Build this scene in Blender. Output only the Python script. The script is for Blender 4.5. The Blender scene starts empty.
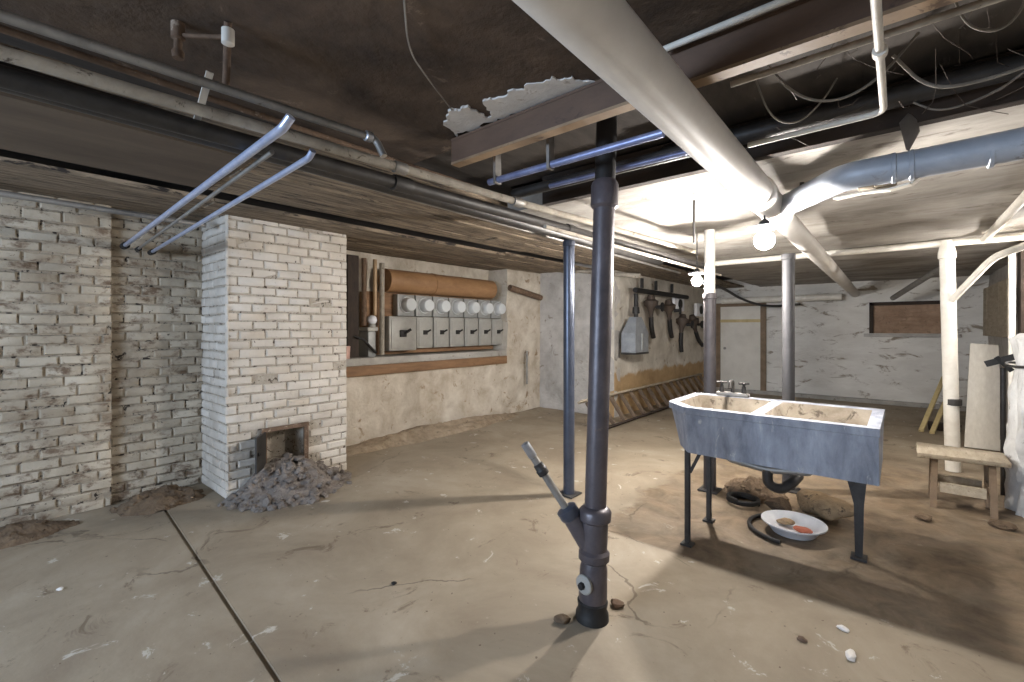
import bpy, bmesh, math, random
from mathutils import Vector, Matrix, noise
R = math.radians
sc = bpy.context.scene
COL = sc.collection
random.seed(7)

# ------------------------------------------------------------------ camera
H = 1.40
YAW = math.atan(388 / 455)
S_, C_, F_ = math.sin(YAW), math.cos(YAW), 455.0
cd = bpy.data.cameras.new('camera'); cam = bpy.data.objects.new('camera', cd); COL.objects.link(cam)
cam.location = (0, 0, H); cam.rotation_euler = (R(90), 0, YAW)
cd.sensor_width = 36; cd.lens = F_ / 1024 * 36; cd.shift_y = -13 / 1024; cd.clip_start = .02
sc.camera = cam


def ray(u, v):
    k = (u - 512) / F_
    return -S_ + C_ * k, C_ + S_ * k, (328 - v) / F_


def pz(u, v, z):                       # survey: point at height z seen at u, v
    r = ray(u, v); d = (z - H) / r[2]
    return Vector((r[0] * d, r[1] * d, z))


def px(u, v, x):
    r = ray(u, v); d = x / r[0]
    return Vector((x, r[1] * d, H + r[2] * d))


def py(u, v, y):
    r = ray(u, v); d = y / r[1]
    return Vector((r[0] * d, y, H + r[2] * d))


def pd(u, v, d):
    r = ray(u, v)
    return Vector((r[0] * d, r[1] * d, H + r[2] * d))


# ------------------------------------------------------------------ materials
def lin(c):
    return tuple(((x / 255) / 12.92 if x / 255 <= .04045 else ((x / 255 + .055) / 1.055) ** 2.4) for x in c) + (1,)


class NT:
    def __init__(s, name):
        s.m = bpy.data.materials.new(name); s.m.use_nodes = True
        s.t = s.m.node_tree; s.b = s.t.nodes['Principled BSDF']
        s.co = s.t.nodes.new('ShaderNodeTexCoord').outputs['Object']

    def n(s, t, **k):
        x = s.t.nodes.new(t)
        for a, b in k.items(): setattr(x, a, b)
        return x

    def l(s, a, b): s.t.links.new(a, b)

    def noise(s, scale, detail=6, rough=.6, dist=0, co=None, stretch=None):
        x = s.n('ShaderNodeTexNoise'); x.inputs['Scale'].default_value = scale
        x.inputs['Detail'].default_value = detail; x.inputs['Roughness'].default_value = rough
        x.inputs['Distortion'].default_value = dist
        c = co or s.co
        if stretch:
            mp = s.n('ShaderNodeMapping'); mp.inputs['Scale'].default_value = stretch
            s.l(c, mp.inputs['Vector']); c = mp.outputs['Vector']
        s.l(c, x.inputs['Vector'])
        return x.outputs['Fac']

    def ramp(s, fac, stops):
        x = s.n('ShaderNodeValToRGB'); e = x.color_ramp.elements
        while len(e) < len(stops): e.new(.5)
        for q, (p, c) in zip(e, stops):
            q.position = p; q.color = c if len(c) == 4 else lin(c)
        s.l(fac, x.inputs['Fac']); return x.outputs['Color']

    def mask(s, fac, a, b):
        x = s.n('ShaderNodeMapRange', interpolation_type='SMOOTHSTEP')
        x.inputs['From Min'].default_value = a; x.inputs['From Max'].default_value = b
        s.l(fac, x.inputs['Value']); return x.outputs['Result']

    def math(s, op, a, b=0.0):
        x = s.n('ShaderNodeMath', operation=op)
        for i, q in enumerate((a, b)):
            if isinstance(q, (int, float)): x.inputs[i].default_value = q
            else: s.l(q, x.inputs[i])
        return x.outputs[0]

    def mix(s, fac, a, b):
        x = s.n('ShaderNodeMix', data_type='RGBA')
        if isinstance(fac, (int, float)): x.inputs[0].default_value = fac
        else: s.l(fac, x.inputs[0])
        for i, q in ((6, a), (7, b)):
            if isinstance(q, tuple): x.inputs[i].default_value = q if len(q) == 4 else lin(q)
            else: s.l(q, x.inputs[i])
        return x.outputs[2]

    def sep(s):
        x = s.n('ShaderNodeSeparateXYZ'); s.l(s.co, x.inputs[0]); return x.outputs

    def bump(s, h, strength=.4, dist=.01):
        x = s.n('ShaderNodeBump'); x.inputs['Strength'].default_value = strength
        x.inputs['Distance'].default_value = dist
        s.l(h, x.inputs['Height']); s.l(x.outputs[0], s.b.inputs['Normal'])

    def done(s, col, rough=.85, metal=0.0, spec=None):
        if isinstance(col, tuple): s.b.inputs['Base Color'].default_value = col if len(col) == 4 else lin(col)
        else: s.l(col, s.b.inputs['Base Color'])
        s.b.inputs['Roughness'].default_value = rough; s.b.inputs['Metallic'].default_value = metal
        if spec is not None: s.b.inputs['Specular IOR Level'].default_value = spec
        return s.m


def mottled(name, a, b, c=None, scale=8, rough=.8, metal=0.0, bump=.3, fine=60, cth=(.58, .68), stretch=None, bd=.006):
    m = NT(name)
    col = m.ramp(m.noise(scale, 7, .65, .3, stretch=stretch), [(.3, a), (.7, b)])
    if c is not None:
        col = m.mix(m.mask(m.noise(scale * 1.9, 6, .7, .6, stretch=stretch), *cth), col, c)
    if bump: m.bump(m.noise(fine, 5, .65, stretch=stretch), bump, bd)
    return m.done(col, rough, metal)


M = {}
M['black_ceiling'] = mottled('sooty_plaster', (54, 43, 35), (104, 87, 71), (136, 118, 100), 2.6, .9, 0, .8, 14, (.60, .74), None, .012)
M['bay'] = mottled('sooty_boards', (52, 47, 43), (92, 85, 78), (130, 122, 112), 5, .9, 0, .5, 22, (.64, .75), (1, .3, 1))
M['plank'] = mottled('rough_plank', (66, 55, 45), (164, 146, 122), (44, 37, 31), 5, .85, 0, .8, 26, (.54, .62), (6, .45, 2), .012)
M['brown_board'] = mottled('brown_board', (74, 62, 50), (98, 84, 68), (60, 49, 40), 3, .8, 0, .3, 30, (.6, .75), (2, .4, 1))
M['dark_wood'] = mottled('dark_timber', (38, 31, 26), (66, 54, 45), (90, 76, 64), 6, .85, 0, .4, 30, (.62, .75), (.4, 3, 1))
M['wood'] = mottled('worn_timber', (108, 80, 56), (146, 112, 80), (84, 60, 42), 6, .75, 0, .4, 40, (.6, .75), (3, .5, 3))
M['pale_wood'] = mottled('weathered_wood', (150, 138, 118), (186, 174, 154), (112, 98, 80), 7, .8, 0, .4, 40, (.58, .7), (3, .6, 3))
M['yellow_wood'] = mottled('yellow_wood', (186, 166, 116), (208, 190, 144), None, 6, .7, 0, .2, 40)
M['white_ceiling'] = mottled('stained_white_plaster', (122, 116, 108), (184, 179, 171), (88, 80, 72), 1.9, .85, 0, .6, 9, (.56, .74), (.8, 1.6, 1), .012)
M['plaster_white'] = mottled('bare_plaster', (214, 208, 200), (236, 232, 226), (190, 180, 168), 9, .9, 0, .4, 40)
M['rough_wall'] = mottled('limewashed_rubble', (168, 155, 136), (214, 206, 192), (140, 118, 92), 3.2, .9, 0, .8, 16, (.57, .7), None, .02)
M['back_wall'] = mottled('peeling_white_wall', (206, 202, 194), (232, 230, 224), (146, 135, 120), 1.6, .9, 0, .8, 12, (.55, .66), (.8, 1, 2.0), .02)
M['gray_wall'] = mottled('grey_limewash', (160, 155, 148), (198, 194, 188), (128, 118, 108), 3.5, .9, 0, .8, 18, (.58, .7), None, .02)
M['rust_beam'] = mottled('rust_brown_paint', (84, 66, 54), (112, 88, 71), (62, 49, 42), 4, .7, 0, .25, 40, (.6, .72), (.5, 2, 1))
M['flange'] = mottled('tan_rust_steel', (134, 110, 84), (164, 138, 108), (98, 76, 58), 6, .6, 0, .2, 40)
M['gray_pipe'] = mottled('grey_painted_iron', (202, 197, 190), (220, 216, 209), (172, 160, 146), 3, .5, 0, .12, 30, (.68, .8))
M['steel'] = mottled('galvanised_steel', (152, 154, 158), (190, 193, 198), (116, 112, 106), 9, .36, .75, .1, 60, (.64, .75))
M['dull_steel'] = mottled('dull_galvanised_steel', (122, 119, 114), (160, 156, 150), (98, 84, 70), 7, .5, .5, .15, 60, (.6, .72))
M['dark_pipe'] = mottled('dark_iron_pipe', (44, 42, 41), (72, 69, 66), (92, 78, 64), 7, .5, .3, .2, 60, (.64, .75))
M['cast_iron'] = mottled('tarred_cast_iron', (70, 65, 68), (102, 95, 98), (116, 100, 90), 5, .38, .3, .25, 45, (.62, .74))
M['blue_pipe'] = mottled('blue_grey_post_paint', (62, 68, 82), (88, 94, 108), (56, 48, 42), 5, .3, .4, .12, 45, (.66, .76))
M['rust'] = mottled('rusty_iron', (86, 68, 54), (130, 106, 86), (166, 150, 132), 14, .8, .2, .5, 60, (.58, .68))
M['white_paint_pipe'] = mottled('chipped_white_paint', (208, 202, 190), (228, 224, 214), (150, 136, 116), 9, .55, 0, .2, 50, (.64, .74))
M['insulated'] = mottled('pale_pipe_lagging', (128, 120, 108), (176, 168, 154), (88, 78, 66), 9, .9, 0, .5, 40)
M['copper'] = mottled('tan_pipe', (150, 124, 94), (182, 156, 122), None, 8, .5, .2, .1)
M['clay'] = mottled('terracotta_pipe', (132, 98, 66), (164, 126, 88), (98, 68, 44), 6, .6, 0, .2, 30, (.6, .74), (1.5, .6, 1.5))
M['meter_grey'] = mottled('meter_grey_enamel', (136, 138, 136), (160, 161, 158), None, 9, .5, .2, .1)
M['meter_pale'] = mottled('pale_grey_enamel', (148, 147, 141), (168, 166, 159), None, 9, .5, .1, .1)
M['black'] = mottled('black_iron', (22, 21, 21), (42, 40, 38), None, 9, .6, .2, .2)
M['sill'] = mottled('grey_cement_sill', (150, 147, 140), (176, 172, 165), (122, 114, 104), 6, .85, 0, .4)
M['sink'] = mottled('mottled_cement', (112, 116, 126), (168, 172, 182), (196, 194, 190), 7, .75, 0, .7, 30, (.60, .72), (1.6, 1, .5), .01)
M['enamel'] = mottled('white_enamel', (214, 216, 222), (232, 233, 236), (160, 164, 172), 9, .3, 0, .1, 40, (.64, .72))
M['dirt'] = mottled('dry_earth', (84, 68, 52), (126, 106, 84), (60, 47, 36), 11, .95, 0, .8, 40, (.56, .7), None, .02)
M['ash'] = mottled('grey_rubble', (104, 96, 90), (152, 142, 132), (74, 64, 56), 16, .95, 0, .8, 60, (.56, .68), None, .02)
M['red'] = mottled('rust_red_scrap', (168, 84, 58), (190, 112, 84), None, 20, .7)
M['orange'] = mottled('tan_scrap', (130, 108, 80), (176, 150, 116), (84, 68, 52), 9, .8, 0, .8, 20, (.56, .66), None, .02)
M['door_white'] = mottled('aged_white_board', (208, 203, 192), (224, 220, 210), (186, 176, 158), 3, .6, 0, .1, 30, (.66, .8))
M['door_trim'] = mottled('brown_frame', (112, 94, 74), (140, 120, 98), None, 8, .7)
M['brick_infill'] = mottled('brown_boarding', (144, 118, 96), (178, 150, 126), (118, 100, 84), 5, .85, 0, .6, 30, (.58, .7))
M['cloth'] = mottled('crumpled_white_sheet', (178, 178, 176), (216, 216, 213), (132, 130, 126), 9, .6, 0, .7, 14, (.6, .72), (1, 1, .5), .02)
M['panel'] = mottled('pale_panel', (196, 190, 178), (214, 209, 198), (172, 164, 150), 5, .7, 0, .15, 40, (.62, .76), (6, 6, .4))
M['rag'] = mottled('grey_sheet_metal', (98, 94, 90), (128, 122, 116), None, 9, .6, .3, .2)
M['wire'] = mottled('dusty_cable', (112, 106, 98), (150, 144, 134), None, 12, .7)
M['black_wire'] = mottled('black_cable', (34, 33, 33), (52, 50, 48), None, 12, .6)
M['gas_grey'] = mottled('tin_gas_meter_paint', (128, 133, 138), (156, 160, 164), (104, 104, 102), 8, .5, .3, .2, 40, (.62, .74))
M['valve'] = mottled('dark_brown_iron', (58, 48, 42), (92, 80, 70), None, 8, .7, .2, .3)
M['rung_wood'] = mottled('old_brown_wood', (82, 68, 54), (118, 100, 82), None, 7, .8, 0, .3)
M['earth_pale'] = mottled('pale_earth', (128, 110, 88), (172, 156, 134), (96, 80, 62), 9, .95, 0, .8, 40, (.58, .7), None, .02)
M['pink'] = mottled('faded_pink_plastic', (190, 150, 136), (206, 170, 156), None, 9, .6)


def glass_mat():
    m = NT('glint_white_glass'); m.b.inputs['Transmission Weight'].default_value = .35  # whitened to paint in the bright reflections on the meter domes
    return m.done((235, 240, 242), .08)


M['glass'] = glass_mat()
M['tub_inside'] = mottled('grimy_cement', (116, 104, 88), (160, 150, 134), (82, 72, 60), 6, .85, 0, .5, 30, (.54, .66))
M['post_mid'] = mottled('grey_post_paint', (50, 50, 52), (72, 71, 72), (46, 40, 36), 5, .6, .1, .2, 45, (.64, .74))
M['flare_blue_steel'] = mottled('flare_tinted_steel', (112, 122, 164), (158, 168, 204), (104, 106, 124), 9, .36, .45, .1, 60, (.66, .76))  # blue of lens flare put into the steel colour
M['flare_pale_steel'] = mottled('flare_tinted_zinc', (164, 176, 208), (204, 212, 232), (126, 128, 136), 9, .3, .55, .1, 60, (.66, .76))  # paler, bluer steel paints in the flare on the cross pipes
M['duct'] = mottled('pale_blue_grey_paint', (150, 157, 167), (178, 184, 192), (124, 122, 120), 5, .45, .1, .2, 30, (.6, .72))
M['post_grey'] = mottled('worn_grey_post_paint', (70, 69, 70), (98, 96, 95), (62, 54, 48), 5, .55, .2, .2, 45, (.64, .74))
M['post_dark'] = mottled('dark_grey_post_paint', (62, 58, 60), (88, 83, 83), (74, 62, 54), 5, .55, .2, .2, 45, (.64, .74))
gm = NT('window_glass')
tr = gm.n('ShaderNodeBsdfTransparent'); gl_ = gm.n('ShaderNodeBsdfGlossy'); gl_.inputs['Roughness'].default_value = .03
mx = gm.n('ShaderNodeMixShader'); mx.inputs[0].default_value = .06
gm.l(tr.outputs[0], mx.inputs[1]); gm.l(gl_.outputs[0], mx.inputs[2]); gm.l(mx.outputs[0], gm.t.nodes['Material Output'].inputs['Surface'])
M['pane'] = gm.m


def bulb_mat(name, st, col):
    m = NT(name); m.b.inputs['Emission Color'].default_value = col
    m.b.inputs['Emission Strength'].default_value = st
    return m.done((255, 250, 240), .3)


def brick_mat(name, pa, pb, bare, amount):
    m = NT(name)
    col = m.ramp(m.noise(2.6, 6, .6, .3), [(.32, pa), (.68, pb)])
    col = m.mix(m.mask(m.noise(7, 7, .7, .2, stretch=(1, 1, 1.5)), *amount), col, bare)
    col = m.mix(m.mask(m.noise(26, 4, .6, .4), .66, .72), col, (70, 58, 48))
    h = m.math('ADD', m.noise(30, 6, .7), m.math('MULTIPLY', m.noise(8, 3, .5), .7))
    m.bump(h, .8, .012)
    return m.done(col, .88)


M['brick'] = brick_mat('limewashed_brick', (156, 142, 122), (200, 187, 166), (116, 96, 77), (.50, .66))
M['brick_pier'] = brick_mat('painted_pier_brick', (190, 180, 166), (216, 208, 196), (156, 138, 118), (.62, .74))
M['mortar_pier'] = mottled('painted_mortar', (152, 142, 127), (188, 178, 163), (84, 72, 60), 13, .95, 0, .8, 40, (.56, .61), None, .02)
M['mortar'] = mottled('limewashed_mortar', (140, 127, 109), (180, 167, 147), (52, 43, 36), 11, .95, 0, .8, 40, (.54, .60), None, .02)


def floor_mat():
    m = NT('worn_concrete')
    col = m.ramp(m.noise(1.3, 8, .65, .4), [(.3, (128, 114, 96)), (.52, (150, 137, 117)), (.75, (170, 158, 139))])
    col = m.mix(m.mask(m.noise(3.1, 8, .72, 1.0), .58, .68), col, (112, 97, 79))
    col = m.mix(m.mask(m.noise(5.5, 6, .7, .5), .62, .68), col, (188, 181, 168))
    x = m.sep()
    # brown earth stain under and beside the laundry tub, its shade painted in
    wob = m.math('MULTIPLY', m.math('SUBTRACT', m.noise(1.7, 5, .6), .5), 1.1)
    ay = m.mask(x[1], 2.80, 2.84)
    ax = m.mask(m.math('ADD', x[0], wob), -1.66, -1.52)
    by = m.mask(m.math('ADD', x[1], m.math('MULTIPLY', wob, 1.8)), 7.0, 5.6)
    st = m.math('MULTIPLY', m.math('MULTIPLY', ay, ax), by)
    pat = m.mask(m.noise(2.2, 6, .65, .8), .34, .62)
    earth_shade = m.ramp(m.noise(4.5, 7, .7, .6), [(.35, (88, 72, 54)), (.68, (140, 120, 95))])
    col = m.mix(m.math('MULTIPLY', st, m.math('ADD', .55, m.math('MULTIPLY', pat, .42))), col, earth_shade)
    # fine cracks
    v = m.n('ShaderNodeTexVoronoi', feature='DISTANCE_TO_EDGE'); v.inputs['Scale'].default_value = .55
    w = m.n('ShaderNodeTexNoise'); w.inputs['Scale'].default_value = 2.2; w.inputs['Detail'].default_value = 6
    m.l(m.co, w.inputs['Vector'])
    vm = m.n('ShaderNodeVectorMath', operation='MULTIPLY_ADD'); vm.inputs[1].default_value = (.5, .5, .5)
    m.l(w.outputs['Color'], vm.inputs[0]); m.l(m.co, vm.inputs[2]); m.l(vm.outputs[0], v.inputs['Vector'])
    cr = m.math('MULTIPLY', m.mask(v.outputs['Distance'], .006, .001), m.mask(m.noise(1.1, 3), .5, .62))
    col = m.mix(m.math('MULTIPLY', cr, .7), col, (84, 70, 55))
    col = m.mix(m.mask(m.noise(38, 3, .5), .70, .74), col, (104, 88, 70))
    m.bump(m.math('ADD', m.noise(14, 8, .7), m.math('MULTIPLY', m.noise(3, 3), 1.2)), .35, .012)
    return m.done(col, .72)


M['floor'] = floor_mat()


def lower_band(name):
    m = NT(name); z = m.sep()[2]
    up = m.ramp(m.noise(3.2, 7, .65, .4), [(.3, (176, 168, 154)), (.7, (218, 212, 200))])
    up = m.mix(m.mask(m.noise(5, 6, .7, .6), .6, .7), up, (142, 126, 106))
    lo = m.ramp(m.noise(5, 7, .65, .4), [(.3, (158, 130, 92)), (.7, (184, 156, 116))])
    e = m.math('ADD', z, m.math('MULTIPLY', m.math('SUBTRACT', m.noise(3, 4), .5), .3))
    col = m.mix(m.mask(e, .70, .62), up, lo)
    m.bump(m.noise(16, 6, .7), .6, .02)
    return m.done(col, .9)


M['band_wall'] = lower_band('wall_with_tan_dado')


# ------------------------------------------------------------------ mesh helpers
def frame(d):
    d = d.normalized()
    a = Vector((0, 0, 1)) if abs(d.z) < .9 else Vector((1, 0, 0))
    u = d.cross(a).normalized()
    return u, d.cross(u).normalized()


class MB:
    def __init__(s): s.b = bmesh.new()

    def box(s, lo, hi, rot=None, jit=0, bev=0):
        lo, hi = Vector(lo), Vector(hi)
        c = (lo + hi) / 2; d = (hi - lo) / 2
        vs = []
        for x in (-1, 1):
            for y in (-1, 1):
                for z in (-1, 1):
                    p = Vector((x * d.x, y * d.y, z * d.z))
                    if jit: p += Vector((random.uniform(-jit, jit) for _ in range(3)))
                    if rot is not None: p = rot @ p
                    vs.append(s.b.verts.new(c + p))
        fs = []
        for q in ((0, 1, 3, 2), (4, 6, 7, 5), (0, 4, 5, 1), (2, 3, 7, 6), (0, 2, 6, 4), (1, 5, 7, 3)):
            fs.append(s.b.faces.new([vs[i] for i in q]))
        if bev:
            es = list({e for f in fs for e in f.edges})
            bmesh.ops.bevel(s.b, geom=es, offset=bev, segments=2, affect='EDGES', profile=.5)
        return s

    def bar(s, a, b, w, h, up=None, bev=0):                     # rectangular bar between two points
        a, b = Vector(a), Vector(b); d = b - a
        z = d.normalized()
        x = (Vector(up) if up else (Vector((0, 0, 1)) if abs(z.z) < .95 else Vector((0, 1, 0))))
        x = (x - z * x.dot(z)).normalized(); y = z.cross(x)
        rot = Matrix((y, x, z)).transposed()
        c = (a + b) / 2; l = d.length / 2
        return s.box(c - Vector((w / 2, h / 2, l)), c + Vector((w / 2, h / 2, l)), rot, bev=bev)

    def tube(s, pts, r, seg=14, fillet=0, cap=True, rings=None):
        pts = [Vector(p) for p in pts]
        rad = list(r) if isinstance(r, (list, tuple)) else [r] * len(pts)
        if fillet and len(pts) > 2:
            np_, nr = [pts[0]], [rad[0]]
            for i in range(1, len(pts) - 1):
                a, b, c = pts[i - 1], pts[i], pts[i + 1]
                f = min(fillet, (a - b).length * .45, (c - b).length * .45)
                p0 = b + (a - b).normalized() * f; p1 = b + (c - b).normalized() * f
                for k in range(7):
                    t = k / 6
                    np_.append(p0 * (1 - t) ** 2 + b * 2 * t * (1 - t) + p1 * t * t); nr.append(rad[i])
            np_.append(pts[-1]); nr.append(rad[-1]); pts, rad = np_, nr
        dirs = []
        for i in range(len(pts)):
            if i == 0: d = pts[1] - pts[0]
            elif i == len(pts) - 1: d = pts[-1] - pts[-2]
            else: d = (pts[i + 1] - pts[i]).normalized() + (pts[i] - pts[i - 1]).normalized()
            if d.length < 1e-9: d = dirs[-1] if dirs else Vector((0, 0, 1))
            dirs.append(d.normalized())
        u, w = frame(dirs[0]); loops = []
        for i, p in enumerate(pts):
            if i:
                u = (u - dirs[i] * u.dot(dirs[i])).normalized(); w = dirs[i].cross(u)
            loops.append([s.b.verts.new(p + (u * math.cos(6.28318530718 * k / seg) + w * math.sin(6.28318530718 * k / seg)) * rad[i]) for k in range(seg)])
        for a, b in zip(loops, loops[1:]):
            for k in range(seg):
                s.b.faces.new((a[k], a[(k + 1) % seg], b[(k + 1) % seg], b[k]))
        if cap:
            s.b.faces.new(loops[0][::-1]); s.b.faces.new(loops[-1])
        return s

    def lathe(s, base, axis, prof, seg=20):                      # profile of (distance along axis, radius)
        base, ax = Vector(base), Vector(axis).normalized()
        u, w = frame(ax); loops = []
        for h, r in prof:
            r = max(r, 1e-4)
            loops.append([s.b.verts.new(base + ax * h + (u * math.cos(6.28318530718 * k / seg) + w * math.sin(6.28318530718 * k / seg)) * r) for k in range(seg)])
        for a, b in zip(loops, loops[1:]):
            for k in range(seg):
                s.b.faces.new((a[k], a[(k + 1) % seg], b[(k + 1) % seg], b[k]))
        s.b.faces.new(loops[0][::-1]); s.b.faces.new(loops[-1])
        return s

    def ball(s, c, r, sx=1, sy=1, sz=1, sub=2, rough=0, seed=0):
        m = Matrix.Translation(Vector(c)) @ Matrix.Diagonal((r * sx, r * sy, r * sz, 1))
        g = bmesh.ops.create_icosphere(s.b, subdivisions=sub, radius=1, matrix=m)
        if rough:
            for v in g['verts']:
                k = noise.noise(v.co / r * 1.1 + Vector((seed * 3.7, seed, 0)))
                v.co = Vector(c) + (v.co - Vector(c)) * (1 + rough * k)
        return s

    def prism(s, poly, z0, z1, jitter=0):
        a = [s.b.verts.new((p[0], p[1], z0)) for p in poly]
        b = [s.b.verts.new((p[0], p[1], z1)) for p in poly]
        n = len(poly)
        s.b.faces.new(a[::-1]); s.b.faces.new(b)
        for i in range(n): s.b.faces.new((a[i], a[(i + 1) % n], b[(i + 1) % n], b[i]))
        return s

    def loft(s, A, B):                                            # closed outline A (low) to B (high), capped
        a = [s.b.verts.new(p) for p in A]; b = [s.b.verts.new(p) for p in B]; n = len(a)
        s.b.faces.new(a[::-1]); s.b.faces.new(b)
        for i in range(n): s.b.faces.new((a[i], a[(i + 1) % n], b[(i + 1) % n], b[i]))
        return s

    def sheet(s, o, du, dv, nrm, nu, nv, amp=.012, sc_=3.0, thick=.06):   # rough wall slab
        o, du, dv, nrm = Vector(o), Vector(du), Vector(dv), Vector(nrm).normalized()
        g = []
        for i in range(nu + 1):
            row = []
            for j in range(nv + 1):
                p = o + du * (i / nu) + dv * (j / nv)
                k = noise.fractal(p * sc_, 1.0, 2.0, 5) * amp
                row.append(s.b.verts.new(p + nrm * k))
            g.append(row)
        for i in range(nu):
            for j in range(nv):
                s.b.faces.new((g[i][j], g[i + 1][j], g[i + 1][j + 1], g[i][j + 1]))
        bk = [s.b.verts.new(p - nrm * thick) for p in (o, o + du, o + du + dv, o + dv)]
        s.b.faces.new(bk[::-1])
        e = ([g[i][0] for i in range(nu + 1)], bk[0], bk[1]), ([g[nu][j] for j in range(nv + 1)], bk[1], bk[2]), \
            ([g[nu - i][nv] for i in range(nu + 1)], bk[2], bk[3]), ([g[0][nv - j] for j in range(nv + 1)], bk[3], bk[0])
        for row, p, q in e: s.b.faces.new(row[::-1] + [p, q])
        return s

    def bricks(s, o, du, nrm, W, Z, skip=None, bw=.20, bh=.064, mo=.012, out=.014, start=0):
        o, du, nrm = Vector(o), Vector(du).normalized(), Vector(nrm).normalized()
        up = Vector((0, 0, 1)); row = 0; z = .004
        while z < Z - .02:
            h = min(bh + random.uniform(-.004, .004), Z - z)
            x = -(bw / 2 if row % 2 else 0) + start
            while x < W:
                w = bw * random.uniform(.94, 1.06)
                a, b = max(x, 0), min(x + w - mo, W)
                x += w
                if b - a < .03: continue
                if skip and skip((a + b) / 2, z + h / 2): continue
                rr = random.random()
                d = out + random.uniform(-.004, .005)
                if rr < .05: d -= .012
                t = random.uniform(-.004, .004)
                ch = random.uniform(.005, .011)
                P = lambda q, r_, k: o + du * q + up * r_ + nrm * k
                j = lambda: random.uniform(-.003, .003)
                A = [P(a, z + t, -.005), P(b, z + t, -.005), P(b, z + h + t, -.005), P(a, z + h + t, -.005)]
                Bm = [P(a + j(), z + t + j(), d - ch), P(b + j(), z + t + j(), d - ch), P(b + j(), z + h + t + j(), d - ch), P(a + j(), z + h + t + j(), d - ch)]
                Cc = [P(a + ch + j(), z + ch + t + j(), d + j()), P(b - ch + j(), z + ch + t + j(), d + j()), P(b - ch + j(), z + h - ch + t + j(), d + j()), P(a + ch + j(), z + h - ch + t + j(), d + j())]
                va, vb, vc = ([s.b.verts.new(p) for p in q] for q in (A, Bm, Cc))
                for i in range(4):
                    k = (i + 1) % 4
                    s.b.faces.new((va[i], va[k], vb[k], vb[i])); s.b.faces.new((vb[i], vb[k], vc[k], vc[i]))
                s.b.faces.new(vc)
            z += h + mo; row += 1
        return s

    def mesh(s, name, mats, smooth=40):
        bmesh.ops.recalc_face_normals(s.b, faces=s.b.faces)
        me = bpy.data.meshes.new(name); s.b.to_mesh(me); s.b.free()
        for m in (mats if isinstance(mats, list) else [mats]): me.materials.append(m)
        me.polygons.foreach_set('use_smooth', [True] * len(me.polygons))
        me.set_sharp_from_angle(angle=R(smooth))
        return me


ORG = {}


def obj(name, mb, mat, parent=None, loc=None, smooth=40):
    me = mb.mesh(name, mat, smooth)
    o = bpy.data.objects.new(name, me); COL.objects.link(o)
    if parent is not None:
        o.parent = parent; base = ORG[parent]
        me.transform(Matrix.Translation(-base)); ORG[o] = base
    else:
        if loc is None:
            xs = [v.co for v in me.vertices]
            lo = Vector([min(c[i] for c in xs) for i in range(3)]); hi = Vector([max(c[i] for c in xs) for i in range(3)])
            loc = Vector(((lo.x + hi.x) / 2, (lo.y + hi.y) / 2, lo.z))
        loc = Vector(loc); o.location = loc; me.transform(Matrix.Translation(-loc)); ORG[o] = loc
    return o


def tag(o, label, cat, group=None, kind=None):
    o['label'] = label; o['category'] = cat
    if group: o['group'] = group
    if kind: o['kind'] = kind
    return o


def thing(name, label, cat, loc, group=None, kind='thing'):
    o = bpy.data.objects.new(name, None); COL.objects.link(o)
    o.empty_display_size = .05; o.location = Vector(loc); ORG[o] = Vector(loc)
    return tag(o, label, cat, group, kind)


def struct(name, mb, mat, label=None, cat=None, smooth=40):
    o = obj(name, mb, mat, loc=(0, 0, 0), smooth=smooth); o['kind'] = 'structure'
    o['label'] = label or name.replace('_', ' '); o['category'] = cat or name.split('_')[0]
    return o


def dup(root, loc, label):
    r = root.copy(); COL.objects.link(r); r.location = loc; r['label'] = label
    for ch in list(root.children):
        c = ch.copy(); COL.objects.link(c); c.parent = r
        for g in ch.children:
            d = g.copy(); COL.objects.link(d); d.parent = c
    return r


def pipe(name, label, pts, r, mat, cat='pipe', fillet=0, seg=14, group=None, fit=None, fitmat=None):
    pts = [Vector(p) for p in pts]
    loc = (pts[0] + pts[-1]) / 2
    if not fit:
        return tag(obj(name, MB().tube(pts, r, seg, fillet), mat, loc=loc), label, cat, group, 'thing')
    t = thing(name, label, cat, loc, group)
    obj('pipe_run', MB().tube(pts, r, seg, fillet), mat, t)
    for p, d, l, k in fit:                       # collar: centre, direction, length, radius factor
        p = Vector(p); d = Vector(d).normalized()
        obj('coupling', MB().lathe(p - d * l / 2, d, [(0, r * 1.02), (0, r * k), (l * .15, r * k * 1.04), (l * .85, r * k * 1.04), (l, r * k), (l, r * 1.02)], seg), fitmat or mat, t)
    return t


# ------------------------------------------------------------------ SETTING
ZT = 2.62
fl = MB()
G0 = lambda x: .92 + (x + 4.11) * (-.146 / 2.19)             # control joint across the near slab
for (x0, x1, near) in ((-5.4, 1.5, True),):
    a, b = G0(x0), G0(x1)
    fl.prism([(x0, -2.8), (x1, -2.8), (x1, b - .011), (x0, a - .011)], -.12, 0)
    fl.prism([(x0, a + .011), (x1, b + .011), (x1, 2.80), (x0, 2.80)], -.12, 0)
    fl.prism([(x0, 2.806), (x1, 2.806), (x1, 11.3), (x0, 11.3)], -.12, -.004)
    fl.box((x0, -2.8, -.16), (x1, 11.3, -.014))
struct('floor', fl, M['floor'], 'worn tan concrete basement floor', 'floor')

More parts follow.
